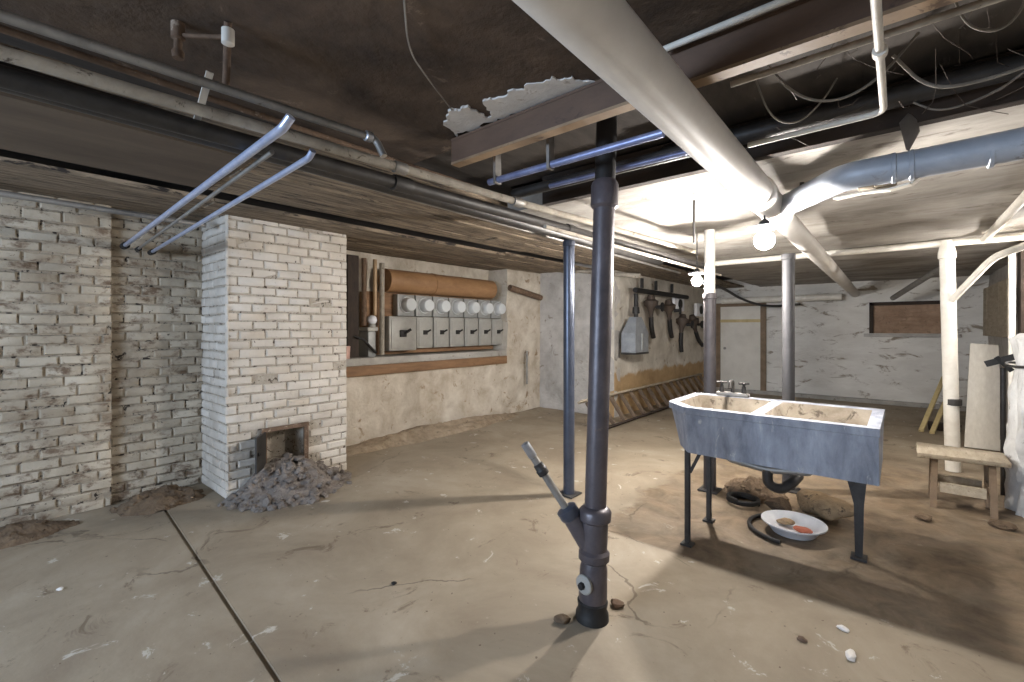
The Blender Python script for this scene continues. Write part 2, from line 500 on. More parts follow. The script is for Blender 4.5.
# ---- left brick wall, its shallow recess and the chimney pier
XL, XR_, XP = -4.72, -4.78, -4.15
w = struct('wall_left', MB().box((XL - .3, -2.6, 0), (XL - .013, .68, 2.5)), M['mortar'], 'whitewashed brick wall at the left edge', 'wall')
obj('brick_face', MB().bricks((XL - .013, -.9, 0), (0, 1, 0), (1, 0, 0), 1.58, 2.4, out=.012), M['brick'], w)
w = struct('wall_recess', MB().box((XR_ - .3, .68, 0), (XR_ - .013, 1.32, 2.5)), M['mortar'], 'shadowed brick recess between left wall and chimney pier', 'wall')
obj('brick_face', MB().bricks((XR_ - .013, .682, 0), (0, 1, 0), (1, 0, 0), .63, 2.4, out=.012), M['brick'], w)
OY0, OY1, OZ0, OZ1 = 1.60, 1.93, .22, .51
w = MB()
w.box((XP - .7, 1.315, 0), (XP - .015, OY0, 2.4)); w.box((XP - .7, OY1, 0), (XP - .015, 2.36, 2.4))
w.box((XP - .7, OY0, OZ1), (XP - .015, OY1, 2.4)); w.box((XP - .7, OY0, 0), (XP - .015, OY1, OZ0)); w.box((XP - .7, OY0, OZ0), (XP - .22, OY1, OZ1))
w = struct('wall_chimney', w, M['mortar_pier'], 'white painted brick chimney pier projecting from left wall', 'wall')
bf = MB().bricks((XP - .015, 1.30, 0), (0, 1, 0), (1, 0, 0), 1.06, 2.33, out=.009, skip=lambda a, z: OY0 - .10 < a + 1.30 < OY1 + .08 and OZ0 - .03 < z < OZ1 + .03)
bf.bricks((XP - .64, 1.313, 0), (1, 0, 0), (0, -1, 0), .64, 2.33, out=.009)
obj('brick_face', bf, M['brick_pier'], w)
# ---- rough wall with the meter niche
XN, NY0, NY1, NZ0 = -4.85, 2.60, 5.56, .83
w = MB()
w.sheet((XN, 2.3, 0), (0, 4.2, 0), (0, 0, NZ0), (1, 0, 0), 90, 20, .035, 2.4, .5)
w.sheet((XN, NY1, NZ0), (0, 6.5 - NY1, 0), (0, 0, 1.6), (1, 0, 0), 26, 34, .035, 2.4, .5)
w.sheet((XN, 2.3, NZ0), (0, NY0 - 2.3, 0), (0, 0, 1.6), (1, 0, 0), 8, 34, .02, 2.4, .5)
w.sheet((XN - .42, NY0 - .02, NZ0 - .05), (0, NY1 - NY0 + .04, 0), (0, 0, 1.6), (1, 0, 0), 40, 24, .02, 2.4, .12)
struct('wall_niche', w, M['rough_wall'], 'rough limewashed wall below and around the meter niche', 'wall')
struct('wall_return', MB().sheet((-5.3, 6.45, 0), (1.9, 0, 0), (0, 0, 2.5), (0, -1, 0), 36, 44, .03, 2.4, .2), M['gray_wall'], 'grey limewashed wall return behind the slim post', 'wall')
struct('wall_dado', MB().sheet((-3.40, 6.45, 0), (0, 4.6, 0), (0, 0, 2.5), (1, 0, 0), 70, 40, .02, 2.4, .2), M['band_wall'], 'white wall with tan lower band behind the ladder', 'wall')
# ---- back wall, right wall, rear wall with window
w = MB()
YB = 10.9
w.sheet((-3.45, YB, 0), (4.7, 0, 0), (0, 0, 1.30), (0, -1, 0), 70, 26, .02, 2.0, .25)
w.sheet((-3.45, YB, 1.30), (3.05, 0, 0), (0, 0, 1.2), (0, -1, 0), 44, 22, .02, 2.0, .25)
w.sheet((-.40, YB, 1.86), (1.05, 0, 0), (0, 0, .64), (0, -1, 0), 16, 12, .02, 2.0, .25)
w.sheet((.65, YB, 1.30), (.6, 0, 0), (0, 0, 1.2), (0, -1, 0), 10, 22, .02, 2.0, .25)
struct('wall_back', w, M['back_wall'], 'peeling white back wall', 'wall')
struct('wall_right', MB().sheet((1.12, 11.0, 0), (0, -13.6, 0), (0, 0, 2.5), (-1, 0, 0), 120, 26, .02, 2.4, .25), M['gray_wall'], 'grey limewashed right wall behind the clutter', 'wall')
WX0, WX1, WZ0, WZ1 = -3.3, -1.1, 1.15, 2.1
w = MB()
w.box((-5.2, -2.8, 0), (WX0, -2.6, 2.5)); w.box((WX1, -2.8, 0), (1.3, -2.6, 2.5))
w.box((WX0, -2.8, 0), (WX1, -2.6, WZ0)); w.box((WX0, -2.8, WZ1), (WX1, -2.6, 2.5))
struct('wall_rear', w, M['gray_wall'], 'wall behind the viewpoint with a wide window', 'wall')
w = MB()
for a, b in (((WX0, WZ0), (WX1, WZ0 + .05)), ((WX0, WZ1 - .05), (WX1, WZ1)), ((WX0, WZ0), (WX0 + .05, WZ1)), ((WX1 - .05, WZ0), (WX1, WZ1)), (((WX0 + WX1) / 2 - .025, WZ0), ((WX0 + WX1) / 2 + .025, WZ1))):
    w.box((a[0], -2.72, a[1]), (b[0], -2.66, b[1]))
wi = struct('window_1', w, M['pale_wood'], 'wide basement window behind the viewpoint', 'window')
obj('pane', MB().box((WX0 + .05, -2.695, WZ0 + .05), (WX1 - .05, -2.69, WZ1 - .05)), M['pane'], wi)

# ---- ceilings
XS = -2.28                                                   # edge between plaster and board deck
def ceil_sheet(x0, x1, y0, y1, z, nu, nv, amp, sc_): return MB().sheet((x0, y0, z), (x1 - x0, 0, 0), (0, y1 - y0, 0), (0, 0, -1), nu, nv, amp, sc_, .1)
struct('ceiling', ceil_sheet(XS, 1.2, -2.7, 1.72, 2.40, 50, 60, .006, 2.2), M['black_ceiling'], 'sooty black plaster ceiling over the near floor', 'ceiling')
struct('ceiling_bay', ceil_sheet(XS, 1.2, 1.72, 2.62, 2.47, 40, 12, .012, 3), M['bay'], 'dark open ceiling bay past the steel beam', 'ceiling')
struct('ceiling_back', ceil_sheet(XS, 1.2, 2.62, 11.1, 2.285, 60, 130, .02, 1.4), M['white_ceiling'], 'stained white plaster ceiling over the laundry tub', 'ceiling')
w = MB()
x = -5.2
deck = [(-5.2, -4.25, 2.36), (-4.24, -3.74, 2.31), (-3.38, -2.60, 2.29), (-2.44, -2.30, 2.33)]
for i, (a, b, z) in enumerate(deck):
    n = max(1, round((b - a) / .20)); bw = (b - a) / n
    for k in range(n):
        y = .95 if i == 2 else -2.7
        while y < 11:
            l = random.uniform(2.2, 3.6) if y > 0 else 3.8
            e = min(y + l, 11.1)
            dz = random.uniform(-.012, .012) if y > .8 else 0
            tl = Matrix.Rotation(random.uniform(-.012, .012), 3, 'Y')
            w.box((a + k * bw + (.004 if y > .8 else 0), y, z + dz), (a + (k + 1) * bw - (.004 if y > .8 else 0), e - .006, z + .03 + dz), tl)
            y = e
nb = MB(); nb.box((-3.38, -2.7, 2.285), (-2.60, .94, 2.31))
ce = struct('ceiling_deck', w, M['plank'], 'rough board ceiling along the left wall', 'ceiling')
obj('broad_board', nb, M['brown_board'], ce)
obj('upper_boards', MB().box((-5.3, -2.7, 2.48), (XS, 11.1, 2.54)), M['bay'], ce)
struct('ceiling_slab', MB().box((-5.4, -2.8, 2.56), (1.5, 11.3, 2.62)), M['bay'], 'floor structure above', 'ceiling')

# ---- door and boarded window in the back wall
a, b = py(721, 389, YB - .05), py(761, 306, YB - .05)
x0, x1, z1 = a.x, b.x, b.z
d = struct('door_1', MB().box((x0, YB - .085, .06), (x1, YB - .045, z1)), M['door_white'], 'tall white board door in the back wall', 'door')
w = MB()
w.box((x1, YB - .11, .0), (x1 + .10, YB - .035, z1 + .08)); w.box((x0 - .10, YB - .11, .0), (x0, YB - .035, z1 + .08))
w.box((x0, YB - .11, z1), (x1, YB - .035, z1 + .08)); w.box((x0, YB - .11, .0), (x1, YB - .035, .055))
obj('door_frame', w, M['door_trim'], d)
zr = py(740, 321, YB - .05).z
obj('door_rail', MB().box((x0, YB - .10, zr - .03), (x1, YB - .086, zr + .035)), M['yellow_wood'], d)
obj('door_knob', MB().lathe((x0 + .1, YB - .086, .95), (0, -1, 0), [(0, .012), (.025, .012), (.03, .028), (.05, .028), (.06, .012)], 12), M['dull_steel'], d)
w = MB().bricks((-.40, YB + .07, 1.30), (1, 0, 0), (0, -1, 0), 1.05, .56, out=.02)
w.box((-.42, YB + .06, 1.28), (.67, YB + .12, 1.88))
wi = struct('window_2', w, M['brick_infill'], 'bricked up brown window opening high in the back wall', 'window')
obj('window_sill', MB().box((-.52, YB - .09, 1.235), (.80, YB - .02, 1.295), bev=.006), M['gray_wall'], wi)
w = MB(); w.box((-.44, YB - .05, 1.30), (-.38, YB + .05, 1.88)); w.box((-.44, YB - .05, 1.82), (.68, YB + .05, 1.88))
obj('window_frame', w, M['dark_wood'], wi)
struct('trim_1', MB().box((-3.35, YB - .16, 0), (1.0, YB - .035, .07)), M['sill'], 'low cement curb along the back wall', 'curb')

# ------------------------------------------------------------------ LIGHT
def bulb(name, label, c, power, r, top, col):
    c = Vector(c)
    t = thing(name, label, 'light bulb', (c.x, c.y, c.z - r))
    area = 4 * math.pi * r * r
    m = bulb_mat(name + '_glow', power / (math.pi * area), col)
    obj('glass_globe', MB().lathe((c.x, c.y, c.z - r), (0, 0, 1), [(r * (1 - math.cos(a)), r * math.sin(a)) for a in [i * math.pi / 14 for i in range(0, 13)]] + [(r * 2.05, r * .38)], 20), m, t)
    obj('socket', MB().lathe((c.x, c.y, c.z + r * 1.08), (0, 0, 1), [(0, r * .42), (.03, r * .5), (.05, r * .5), (.065, r * .2)], 14), M['black'], t)
    obj('light_shield_rim', MB().lathe((c.x, c.y, c.z + r * 1.08 + .012), (0, 0, 1), [(0, r * .52), (.002, r * 1.60), (.009, r * 1.64), (.020, r * .8), (.022, r * .52)], 28), M['enamel'], t)  # oversized holder disc, added to keep bulb light off the ceiling
    obj('cord', MB().tube([(c.x, c.y, c.z + r * 1.08 + .06), top], .005, 8), M['black_wire'], t)
    return t


WARM = lin((255, 249, 243))
B1 = (-.607, 3.0, 1.915); B2 = (-1.365, 4.12, 1.815)
bulb('light_bulb', 'bright bare bulb hanging under the big grey pipe above the laundry tub', B1, 42, .055, (-.607, 3.0, 2.062), WARM)
bulb('light_bulb', 'smaller bare bulb shining beside the dark post behind the tub', B2, 95, .045, (-1.365, 4.12, 2.24), WARM)
bulb('light_bulb', 'added unseen bulb by the right wall, brightening the back', (.97, 5.95, 1.95), 20, .05, (.97, 5.95, 2.25), WARM)  # extra bulb out of view, added to lift the back wall
# daylight through the window behind the viewpoint
ld = bpy.data.lights.new('window_daylight', 'AREA'); ld.shape = 'RECTANGLE'; ld.size = 2.1; ld.size_y = .9
ld.energy = 115; ld.color = (.60, .76, 1.0)
lo = bpy.data.objects.new('window_daylight', ld); COL.objects.link(lo)
lo.location = ((WX0 + WX1) / 2, -2.95, (WZ0 + WZ1) / 2 + .1); lo.rotation_euler = (R(82), 0, 0)
wd = bpy.data.worlds.new('world'); sc.world = wd; wd.use_nodes = True
wd.node_tree.nodes['Background'].inputs[0].default_value = (.55, .62, .75, 1); wd.node_tree.nodes['Background'].inputs[1].default_value = .3
# ------------------------------------------------------------------ STEEL BEAM AND CEILING PATCHES
t = thing('steel_beam', 'brown painted steel beam crossing under the dark ceiling, with tan bottom flange', 'beam', (-.4, 1.63, 2.255))
obj('web', MB().box((-1.78, 1.622, 2.262), (1.08, 1.638, 2.372)), M['rust_beam'], t)
obj('bottom_flange', MB().box((-1.78, 1.598, 2.250), (1.08, 1.655, 2.262)), M['flange'], t)
obj('top_flange', MB().box((-1.78, 1.598, 2.372), (1.08, 1.655, 2.384)), M['rust_beam'], t)
obj('side_plate', MB().box((-1.78, 1.600, 2.2625), (1.08, 1.6215, 2.3715)), M['rust_beam'], t)

out = [(446, 117), (452, 110), (461, 111), (468, 107), (479, 114), (488, 118), (492, 112), (483, 104), (490, 99), (499, 98), (507, 96), (513, 90), (524, 90), (531, 84), (543, 83), (552, 77), (563, 80), (572, 77), (583, 82), (598, 86),
       (580, 94), (563, 98), (549, 104), (534, 107), (520, 113), (507, 118), (494, 122), (480, 131), (466, 131), (457, 137), (450, 129)]
poly = [pz(u, v, 2.392) for u, v in out]
rnd = random.Random(3)
for _ in range(2):
    q = []
    for a, b in zip(poly, poly[1:] + poly[:1]):
        m_ = a.lerp(b, rnd.uniform(.35, .65)); n_ = Vector((-(b - a).y, (b - a).x, 0)); q += [a, m_ + n_ * rnd.uniform(-.28, .28)]
    poly = q
tag(obj('plaster_patch', MB().prism([(p.x, p.y) for p in poly][::-1], 2.392, 2.404), M['plaster_white'], smooth=20), 'jagged patch of bare white plaster on the dark ceiling beside the beam', 'plaster patch', kind='thing')

# ------------------------------------------------------------------ BIG GREY DRAIN PIPE AND ITS BRANCH
def ax(y): return Vector((-.592 - .0062 * (y - .9), y, 2.178 - .0123 * (y - .9)))
dirp = (ax(5) - ax(1)).normalized()
t = thing('drain_pipe', 'large pale grey drain pipe running overhead to the back wall', 'pipe', ax(3) - Vector((0, 0, .09)))
obj('pipe_run', MB().tube([ax(-2.4), ax(2.86)], .083, 32), M['gray_pipe'], t)
obj('pipe_run', MB().tube([ax(3.42), ax(10.8)], .073, 28), M['gray_pipe'], t)
obj('hub', MB().lathe(ax(2.78), dirp, [(0, .084), (.012, .092), (.10, .092), (.115, .083)], 32), M['gray_pipe'], t)
wy = MB().lathe(ax(2.88), dirp, [(0, .083), (.45, .083), (.46, .09), (.55, .09), (.56, .074)], 32)
obj('wye_fitting', wy, M['gray_pipe'], t)
BY, BZ = 2.66, 2.115
j0 = ax(3.30); j1 = Vector((-.23, BY + .03, BZ))
t2 = thing('branch_duct', 'blue grey branch pipe from the right with an elbow into the big drain pipe', 'pipe', (.2, BY, BZ - .07))
st = j0 + (j1 - j0).normalized() * .165
obj('branch_hub', MB().tube([j0 + (j1 - j0).normalized() * .03, j0 + (j1 - j0).normalized() * .16], [.062, .070], 24), M['gray_pipe'], t)
obj('elbow', MB().tube([st, Vector((-.20, BY, BZ)), Vector((-.02, BY, BZ + .002))], .064, 24, fillet=.16), M['duct'], t2)
obj('pipe_run', MB().tube([Vector((-.03, BY, BZ)), Vector((1.05, BY - .02, BZ + .02))], .062, 24), M['duct'], t2)
for xx in (-.03, .03, .27):
    obj('seam_ring', MB().lathe((xx, BY, BZ), (1, 0, 0), [(0, .062), (.004, .067), (.016, .067), (.02, .062)], 24), M['duct'], t2)
t = thing('duct_cradle', 'curved pale strap with wooden blocks slung under the branch pipe', 'bracket', (-.05, BY, BZ - .15))
zc = BZ - .125
pts = [pd(835, 199, 2.3), pd(862, 193, 2.2), pd(890, 190, 2.12), pd(912, 184, 2.05), pd(924, 175, 2.02), pd(928, 167, 2.01)]
sm = MB()
for a, b in zip(pts, pts[1:]): sm.bar(a, b, .05, .007)
obj('strap', sm, M['white_paint_pipe'], t)
for (u, v, s) in ((838, 188, .035), (866, 184, .03), (886, 182, .04)):
    p = pd(u, v, 2.12 if u > 850 else 2.25)
    obj('block', MB().box(p - Vector((s, .03, .022)), p + Vector((s, .03, .022)), bev=.004), M['wood'] if u < 850 else M['pale_wood'], t)
p = pd(909, 117, 1.93)
g = MB()
for k in (0, .012):
    pass
A = [pd(899, 123, 1.90), pd(906, 150, 1.90), pd(917, 130, 1.90), pd(915, 119, 1.90), pd(908, 113, 1.90)]
off = Vector((.01, .025, 0))
g.loft([a for a in A], [a + off for a in A])
tag(obj('hanging_bracket', g, M['rag']), 'dark grey pointed metal bracket hanging just above the branch pipe', 'bracket', kind='thing')

# ------------------------------------------------------------------ CAST IRON STACK WITH WYE AND ARM
a0 = Vector((-1.131, 1.922, 0)); a1 = pd(605, 180, 2.225); ad = (a1 - a0).normalized()
def sa(z): return a0 + ad * (z / ad.z)
t = thing('soil_stack', 'dark cast iron stack pipe standing in the foreground, angled arm near its foot', 'pipe', a0)
obj('pipe_run', MB().tube([sa(.50), sa(2.0)], .052, 28), M['cast_iron'], t)
obj('shade_black_pipe', MB().tube([sa(2.10), sa(2.445)], .050, 28), M['black'], t)  # black colour paints in the darkness of the bay
obj('hub', MB().lathe(sa(1.98), ad, [(0, .053), (.015, .066), (.115, .066), (.13, .060), (.14, .053)], 28), M['cast_iron'], t)
obj('hub', MB().lathe(sa(.465), ad, [(0, .062), (.01, .076), (.05, .078), (.062, .070), (.075, .053)], 28), M['cast_iron'], t)
wy = MB().lathe(sa(.315), ad, [(0, .060), (.05, .063), (.15, .063)], 28)
tip = pd(525, 444, 2.22); root = sa(.335) + Vector((-.02, .0, 0)); bd_ = (tip - root).normalized()
wy.tube([root, root + bd_ * .19], [.05, .044], 20)
obj('wye_fitting', wy, M['cast_iron'], t)
obj('hub', MB().lathe(root + bd_ * .17, bd_, [(0, .044), (.01, .052), (.05, .052), (.06, .03)], 20), M['blue_pipe'], t)
arm = obj('arm', MB().tube([root + bd_ * .22, tip], .0185, 18), M['dull_steel'], t)
obj('arm_coupling', MB().lathe(root + bd_ * ((tip - root).length * .70), bd_, [(0, .019), (.004, .027), (.03, .029), (.035, .025), (.06, .025), (.065, .019)], 16), M['dark_pipe'], arm)
obj('arm_tip', MB().lathe(tip - bd_ * .075, bd_, [(0, .0186), (.005, .022), (.075, .022), (.08, .016)], 16), M['steel'], arm)
obj('hub', MB().lathe(sa(.275), ad, [(0, .058), (.012, .074), (.045, .074), (.06, .060)], 28), M['cast_iron'], t)
obj('cleanout_body', MB().lathe(sa(.09), ad, [(0, .066), (.02, .068), (.15, .066), (.185, .058)], 28), M['cast_iron'], t)
cf = Vector((.28, -.96, 0)).normalized(); cf = (cf + Vector((-.42, 0, 0))).normalized()
pc = sa(.185) + cf * .060
pl = obj('cleanout_cover', MB().lathe(pc, cf, [(0, .044), (.012, .046), (.018, .040), (.02, .030)], 20), M['meter_pale'], t, smooth=30)
obj('cover_bolt', MB().lathe(pc + cf * .02, cf, [(0, .017), (.018, .016), (.02, .010)], 6), M['black'], pl)
obj('foot_hub', MB().lathe(sa(0), ad, [(0, .080), (.03, .078), (.05, .068), (.085, .073), (.095, .064)], 28), M['black'], t)

# ------------------------------------------------------------------ POSTS
def post(label, x, y, r, z, mat, base=True):
    t = thing('support_post', label, 'post', (x, y, 0))
    obj('shaft', MB().tube([(x, y, .012), (x, y, z - .012)], r, 24), mat, t)
    obj('base_plate', MB().box((x - .08, y - .08, 0), (x + .08, y + .08, .012), bev=.003), M['dark_pipe'], t)
    obj('cap_plate', MB().lathe((x, y, z - .05), (0, 0, 1), [(0, r), (.005, r * 1.14), (.04, r * 1.14), (.05, r * 1.05)], 20), mat, t)
    return t
post('slim dark blue post standing behind and left of the cast iron stack', -2.124, 3.23, .047, 2.135, M['blue_pipe'])
post('pale grey post rising behind the middle of the laundry tub', -.735, 4.55, .048, 2.04, M['post_mid'])
t = post('dark post behind the left end of the laundry tub, next to the small bulb', -1.25, 4.10, .05, 1.70, M['post_dark'])
sl = obj('glare_sleeve', MB().tube([(-1.25, 4.10, 1.702), (-1.25, 4.10, 2.245)], .043, 24), M['white_paint_pipe'], t); sl['label'] = 'upper post whitened for bulb glare'  # white paint stands in for bulb glare on the post

# ------------------------------------------------------------------ OVERHEAD PIPES ALONG THE LEFT CEILING
def along(p, q, y0, y1):                      # stretch the line p-q to run from y0 to y1
    d = (q - p) / (q.y - p.y)
    return p + d * (y0 - p.y), p + d * (y1 - p.y)
GB = 'pipes strung along the left ceiling'
a, b = along(pz(0, 15, 2.2), pz(376, 139, 2.2), -1.6, 1.09)
t = thing('water_pipe', 'light galvanised pipe overhead at upper left ending in a small elbow', 'pipe', b, GB)
obj('pipe_run', MB().tube([a, b, b + Vector((.03, .02, -.075))], .0155, 16, fillet=.03), M['dull_steel'], t)
obj('elbow', MB().lathe(b + Vector((-.002, -.05, 0)), (0, 1, 0), [(0, .016), (.004, .022), (.03, .022), (.034, .016)], 16), M['steel'], t)
a, b = along(pz(295, 137, 2.12), pz(690, 250, 2.12), -1.6, 4.35)
m_ = pz(517, 202, 2.12)
pipe('water_pipe', 'long pale pipe running from upper left toward the small bulb', [a, pz(295, 137, 2.12), m_, b], .020, M['insulated'], group=GB,
     fit=[(m_, b - m_, .07, 1.35), (pz(400, 168, 2.12), b - m_, .06, 1.3)], fitmat=M['dull_steel'])
p_ = pz(330, 162, 2.10) + Vector((-.035, 0, 0)); a, b = along(p_, p_ + Vector((.04, 1, 0)), -1.6, 5.4)
pipe('heating_pipe', 'thick dark pipe just left of the long pale pipe', [a, b], .031, M['dark_pipe'], group=GB, seg=20,
     fit=[(a + (b - a) * .42, b - a, .10, 1.2), (a + (b - a) * .62, b - a, .09, 1.2)])
a, b = along(pz(8, 31, 2.23), pz(259, 115, 2.23), -1.6, 2.4)
pipe('gas_pipe', 'thin rusty tan pipe beside the light galvanised pipe', [a, b], .011, M['rust'], group=GB)
pipe('heating_pipe', 'broad dark grey pipe tucked against the left board ceiling', [(-2.19, -1.6, 2.21), (-2.15, 5.2, 2.18)], .046, M['dark_pipe'], group=GB, seg=20)
pipe('conduit', 'slender pale conduit below the board ceiling, left of the thick pipes', [(-2.31, -1.6, 2.235), (-2.28, 6.2, 2.15)], .013, M['dull_steel'], group=GB)
a, b = pz(500, 214, 2.035), pz(590, 239, 2.035)
a, b = along(a, b, 2.3, 5.8)
pipe('water_pipe', 'thin pale pipe below the bundle passing behind the stack', [a, b], .013, M['insulated'], group=GB)
pipe('water_pipe', 'dull grey pipe under the wall top at far left', [(-4.30, -1.4, 2.26), (-4.30, 1.2, 2.235)], .020, M['dull_steel'], group=GB)
# cross pipes running into the left wall recess
GX = 'pipes crossing to the left wall recess'
a = pz(283, 128, 2.05)
t = thing('cross_pipe', 'flare tinted pipe slanting overhead toward the left wall, highest of three', 'pipe', (-3, .68, 2.03), GX)
obj('pipe_run', MB().tube([(-4.69, .75, 2.05), (a.x, a.y, 2.05), (a.x + .035, a.y + .01, 2.08)], .015, 18, fillet=.03), M['flare_pale_steel'], t)
obj('wall_elbow', MB().lathe((-4.70, .75, 2.05), (1, 0, 0), [(0, .026), (.08, .028), (.085, .015)], 16), M['black'], t)
a = pz(309, 158, 2.03)
t = thing('cross_pipe', 'short flare tinted pipe overhead nearest the chimney pier', 'pipe', (-3, .85, 2.01), GX)
obj('pipe_run', MB().tube([(-4.69, .92, 2.02), (a.x, a.y, 2.03), (a.x + .03, a.y, 2.05)], .012, 16, fillet=.03), M['flare_pale_steel'], t)
obj('wall_elbow', MB().lathe((-4.70, .92, 2.02), (1, 0, 0), [(0, .022), (.09, .023), (.095, .012)], 16), M['black'], t)
a = pz(272, 152, 2.04)
t = thing('cross_pipe', 'thin dull pipe between the two flare tinted slanting pipes', 'pipe', (-3, .78, 2.02), GX)
obj('pipe_run', MB().tube([(-4.69, .835, 2.035), (a.x, a.y, 2.04)], .009, 14), M['dull_steel'], t)
obj('wall_elbow', MB().lathe((-4.70, .835, 2.035), (1, 0, 0), [(0, .018), (.07, .019), (.075, .009)], 16), M['black'], t)
# short fittings hanging from the ceiling at upper left
p = pz(178, 40, 2.34); q = pz(228, 42, 2.33)
t = thing('pipe_stub', 'rusty capped pipe fitting hanging from the black ceiling at upper left', 'pipe fitting', (p + q) / 2)
obj('capped_end', MB().lathe((p.x, p.y, 2.28), (0, 0, 1), [(0, .016), (.02, .018), (.03, .012), (.06, .012), (.065, .02), (.115, .02)], 14), M['rust'], t)
obj('cross_tube', MB().tube([(p.x, p.y, 2.355), (q.x, q.y, 2.345)], .0075, 12), M['rust'], t)
obj('drop_tube', MB().tube([(q.x, q.y, 2.395), pz(226, 86, 2.235)], .0115, 14), M['rust'], t)
obj('tee', MB().lathe((q.x, q.y, 2.32), (0, 0, 1), [(0, .012), (.004, .019), (.05, .019), (.054, .012)], 14), M['white_paint_pipe'], t)
g = MB().bar(pz(210, 72, 2.27), pz(196, 124, 2.13), .022, .006)
tag(obj('pipe_strap', g, M['white_paint_pipe']), 'pale bent metal strap hanging below the rusty ceiling fitting', 'strap', kind='thing')

# ------------------------------------------------------------------ BAY BETWEEN BEAM AND WHITE CEILING
t = thing('water_pipe', 'pipe painted flare blue behind the steel beam, running left from the big drain pipe', 'pipe', (-1.1, 1.76, 2.2))
def flat(u0, v0, u1, v1, z): 
    a, b = pz(u0, v0, z), pz(u1, v1, z); y = (a.y + b.y) / 2
    return Vector((a.x, y, z)), Vector((b.x, y, z))
a, b = flat(494, 184, 655, 131, 2.17); b.x = -.71
obj('pipe_run', MB().tube([a, b], .017, 16), M['flare_blue_steel'], t)
for f in (.06, .42): 
    c = a.lerp(b, f); obj('hanger', MB().box((c.x - .008, c.y - .022, 2.15), (c.x + .008, c.y + .022, 2.45)), M['dull_steel'], t)
a, b = flat(560, 190, 668, 148, 2.2); b.x = -.71
pipe('water_pipe', 'second pipe painted flare blue, lower and nearer the stack top', [a, b], .014, M['flare_blue_steel'])
a, b = flat(520, 196, 640, 158, 2.26)
pipe('heating_pipe', 'dark thick pipe in the bay just above the stack hub', [a, Vector((-.72, b.y, 2.26))], .032, M['dark_pipe'])
a, b = pz(676, 47, 2.372), pz(778, 0, 2.372)
y = (a.y + b.y) / 2
pipe('conduit', 'white flaking conduit fixed to the ceiling right of the big pipe', [(a.x - .04, y, 2.372), (.06, y, 2.372)], .011, M['white_paint_pipe'])
a, b, c, e = pz(873, -40, 2.19), pz(884, 112, 2.19), pz(866, 120, 2.19), pz(740, 137, 2.19)
pipe('conduit', 'white painted conduit bending left below the dark bay at upper right', [a, b, Vector((-.50, b.y + .01, 2.19))], .011, M['white_paint_pipe'], fillet=.05,
     fit=[(pz(880, 52, 2.19), b - a, .03, 1.6)], fitmat=M['white_paint_pipe'])
pipe('heating_pipe', 'dark overhead pipe along the bay right of the big drain pipe', [(-1.0, 2.47, 2.36), (1.06, 2.47, 2.36)], .045, M['dark_pipe'], seg=20)
pipe('heating_pipe', 'dark pipe high in the bay close behind the steel beam', [(-1.0, 1.83, 2.41), (1.06, 1.83, 2.41)], .035, M['dark_pipe'], seg=20)
pipe('water_pipe', 'pale thin pipe running along behind the beam flange at right', [(-.46, 1.745, 2.27), (1.06, 1.745, 2.27)], .011, M['insulated'])
tag(obj('timber_joist', MB().box((-1.9, 2.555, 2.262), (1.08, 2.612, 2.455)), M['dark_wood']), 'dark timber edging the front of the white ceiling', 'joist', kind='thing')
def cable(label, pts, r=.005, mat='wire', sag=.0):
    P = [Vector(p) for p in pts]
    # smooth the path
    for _ in range(3):
        q = [P[0]]
        for a, b in zip(P, P[1:]): q += [a.lerp(b, .25), a.lerp(b, .75)]
        P = q + [P[-1]]
    tag(obj('cable', MB().tube(P, r, 8), M[mat]), label, 'cable', kind='thing')
cable('pale cable looping down in the bay beside the white conduit', [(-.40, 1.95, 2.43), (-.30, 2.0, 2.27), (-.18, 2.08, 2.24), (-.06, 2.12, 2.30), (.05, 2.15, 2.44)])
cable('pale cable strung across the bay right of the white conduit', [(-.02, 2.22, 2.42), (.08, 2.28, 2.28), (.22, 2.25, 2.25), (.40, 2.3, 2.30), (.9, 2.3, 2.33)], .006)
cable('thin wire curling up under the bay boards at upper right', [(.12, 1.95, 2.44), (.16, 2.0, 2.33), (.25, 2.05, 2.31), (.30, 2.02, 2.40), (.22, 1.98, 2.44)], .004)
cable('thin wire drooping between big pipe and white conduit', [(-.46, 2.10, 2.44), (-.42, 2.2, 2.29), (-.33, 2.28, 2.27), (-.24, 2.3, 2.36), (-.20, 2.32, 2.44)], .004)
cable('dusty cable running close under the tan flange at right', [(-.44, 1.70, 2.36), (0, 1.71, 2.31), (.4, 1.72, 2.33), (1.0, 1.73, 2.30)], .006)
cable('fine wire trailing from the plaster edge above the branch pipe', [(.04, 2.42, 2.30), (.12, 2.44, 2.24), (.26, 2.42, 2.26), (.34, 2.40, 2.31)], .004)
cable('thin pale wire hanging down the black ceiling left of the plaster patch', [pz(404, 0, 2.385), pz(408, 50, 2.375), pz(425, 75, 2.37), pz(452, 110, 2.365)], .003)
g = MB(); rn = random.Random(11)
for k in range(44):
    a = Vector((rn.uniform(-.45, .95), rn.uniform(1.72, 2.3), rn.uniform(2.26, 2.44)))
    b = a + Vector((rn.uniform(-.22, .22), rn.uniform(-.05, .4), rn.uniform(-.12, .12))); b.y = min(b.y, 2.53); b.z = min(b.z, 2.45)
    m_ = a.lerp(b, .5) + Vector((rn.uniform(-.04, .04), rn.uniform(-.04, .04), -.035))
    g.tube([a, a.lerp(m_, .5) + Vector((0, .012, -.008)), m_, m_.lerp(b, .5) + Vector((.01, 0, -.008)), b], rn.uniform(.0008, .002), 5)
tag(obj('cobwebs', g, M['valve']), 'tangle of dusty cobweb strands across the dark bay at upper right', 'cobweb', kind='stuff')
p = pd(694, 172, 3.1)
pipe('hanger_rod', 'thin dark rod dropping from the white ceiling left of the big pipe', [(p.x, p.y, 2.27), (p.x, p.y, 1.98)], .008, M['dark_pipe'])
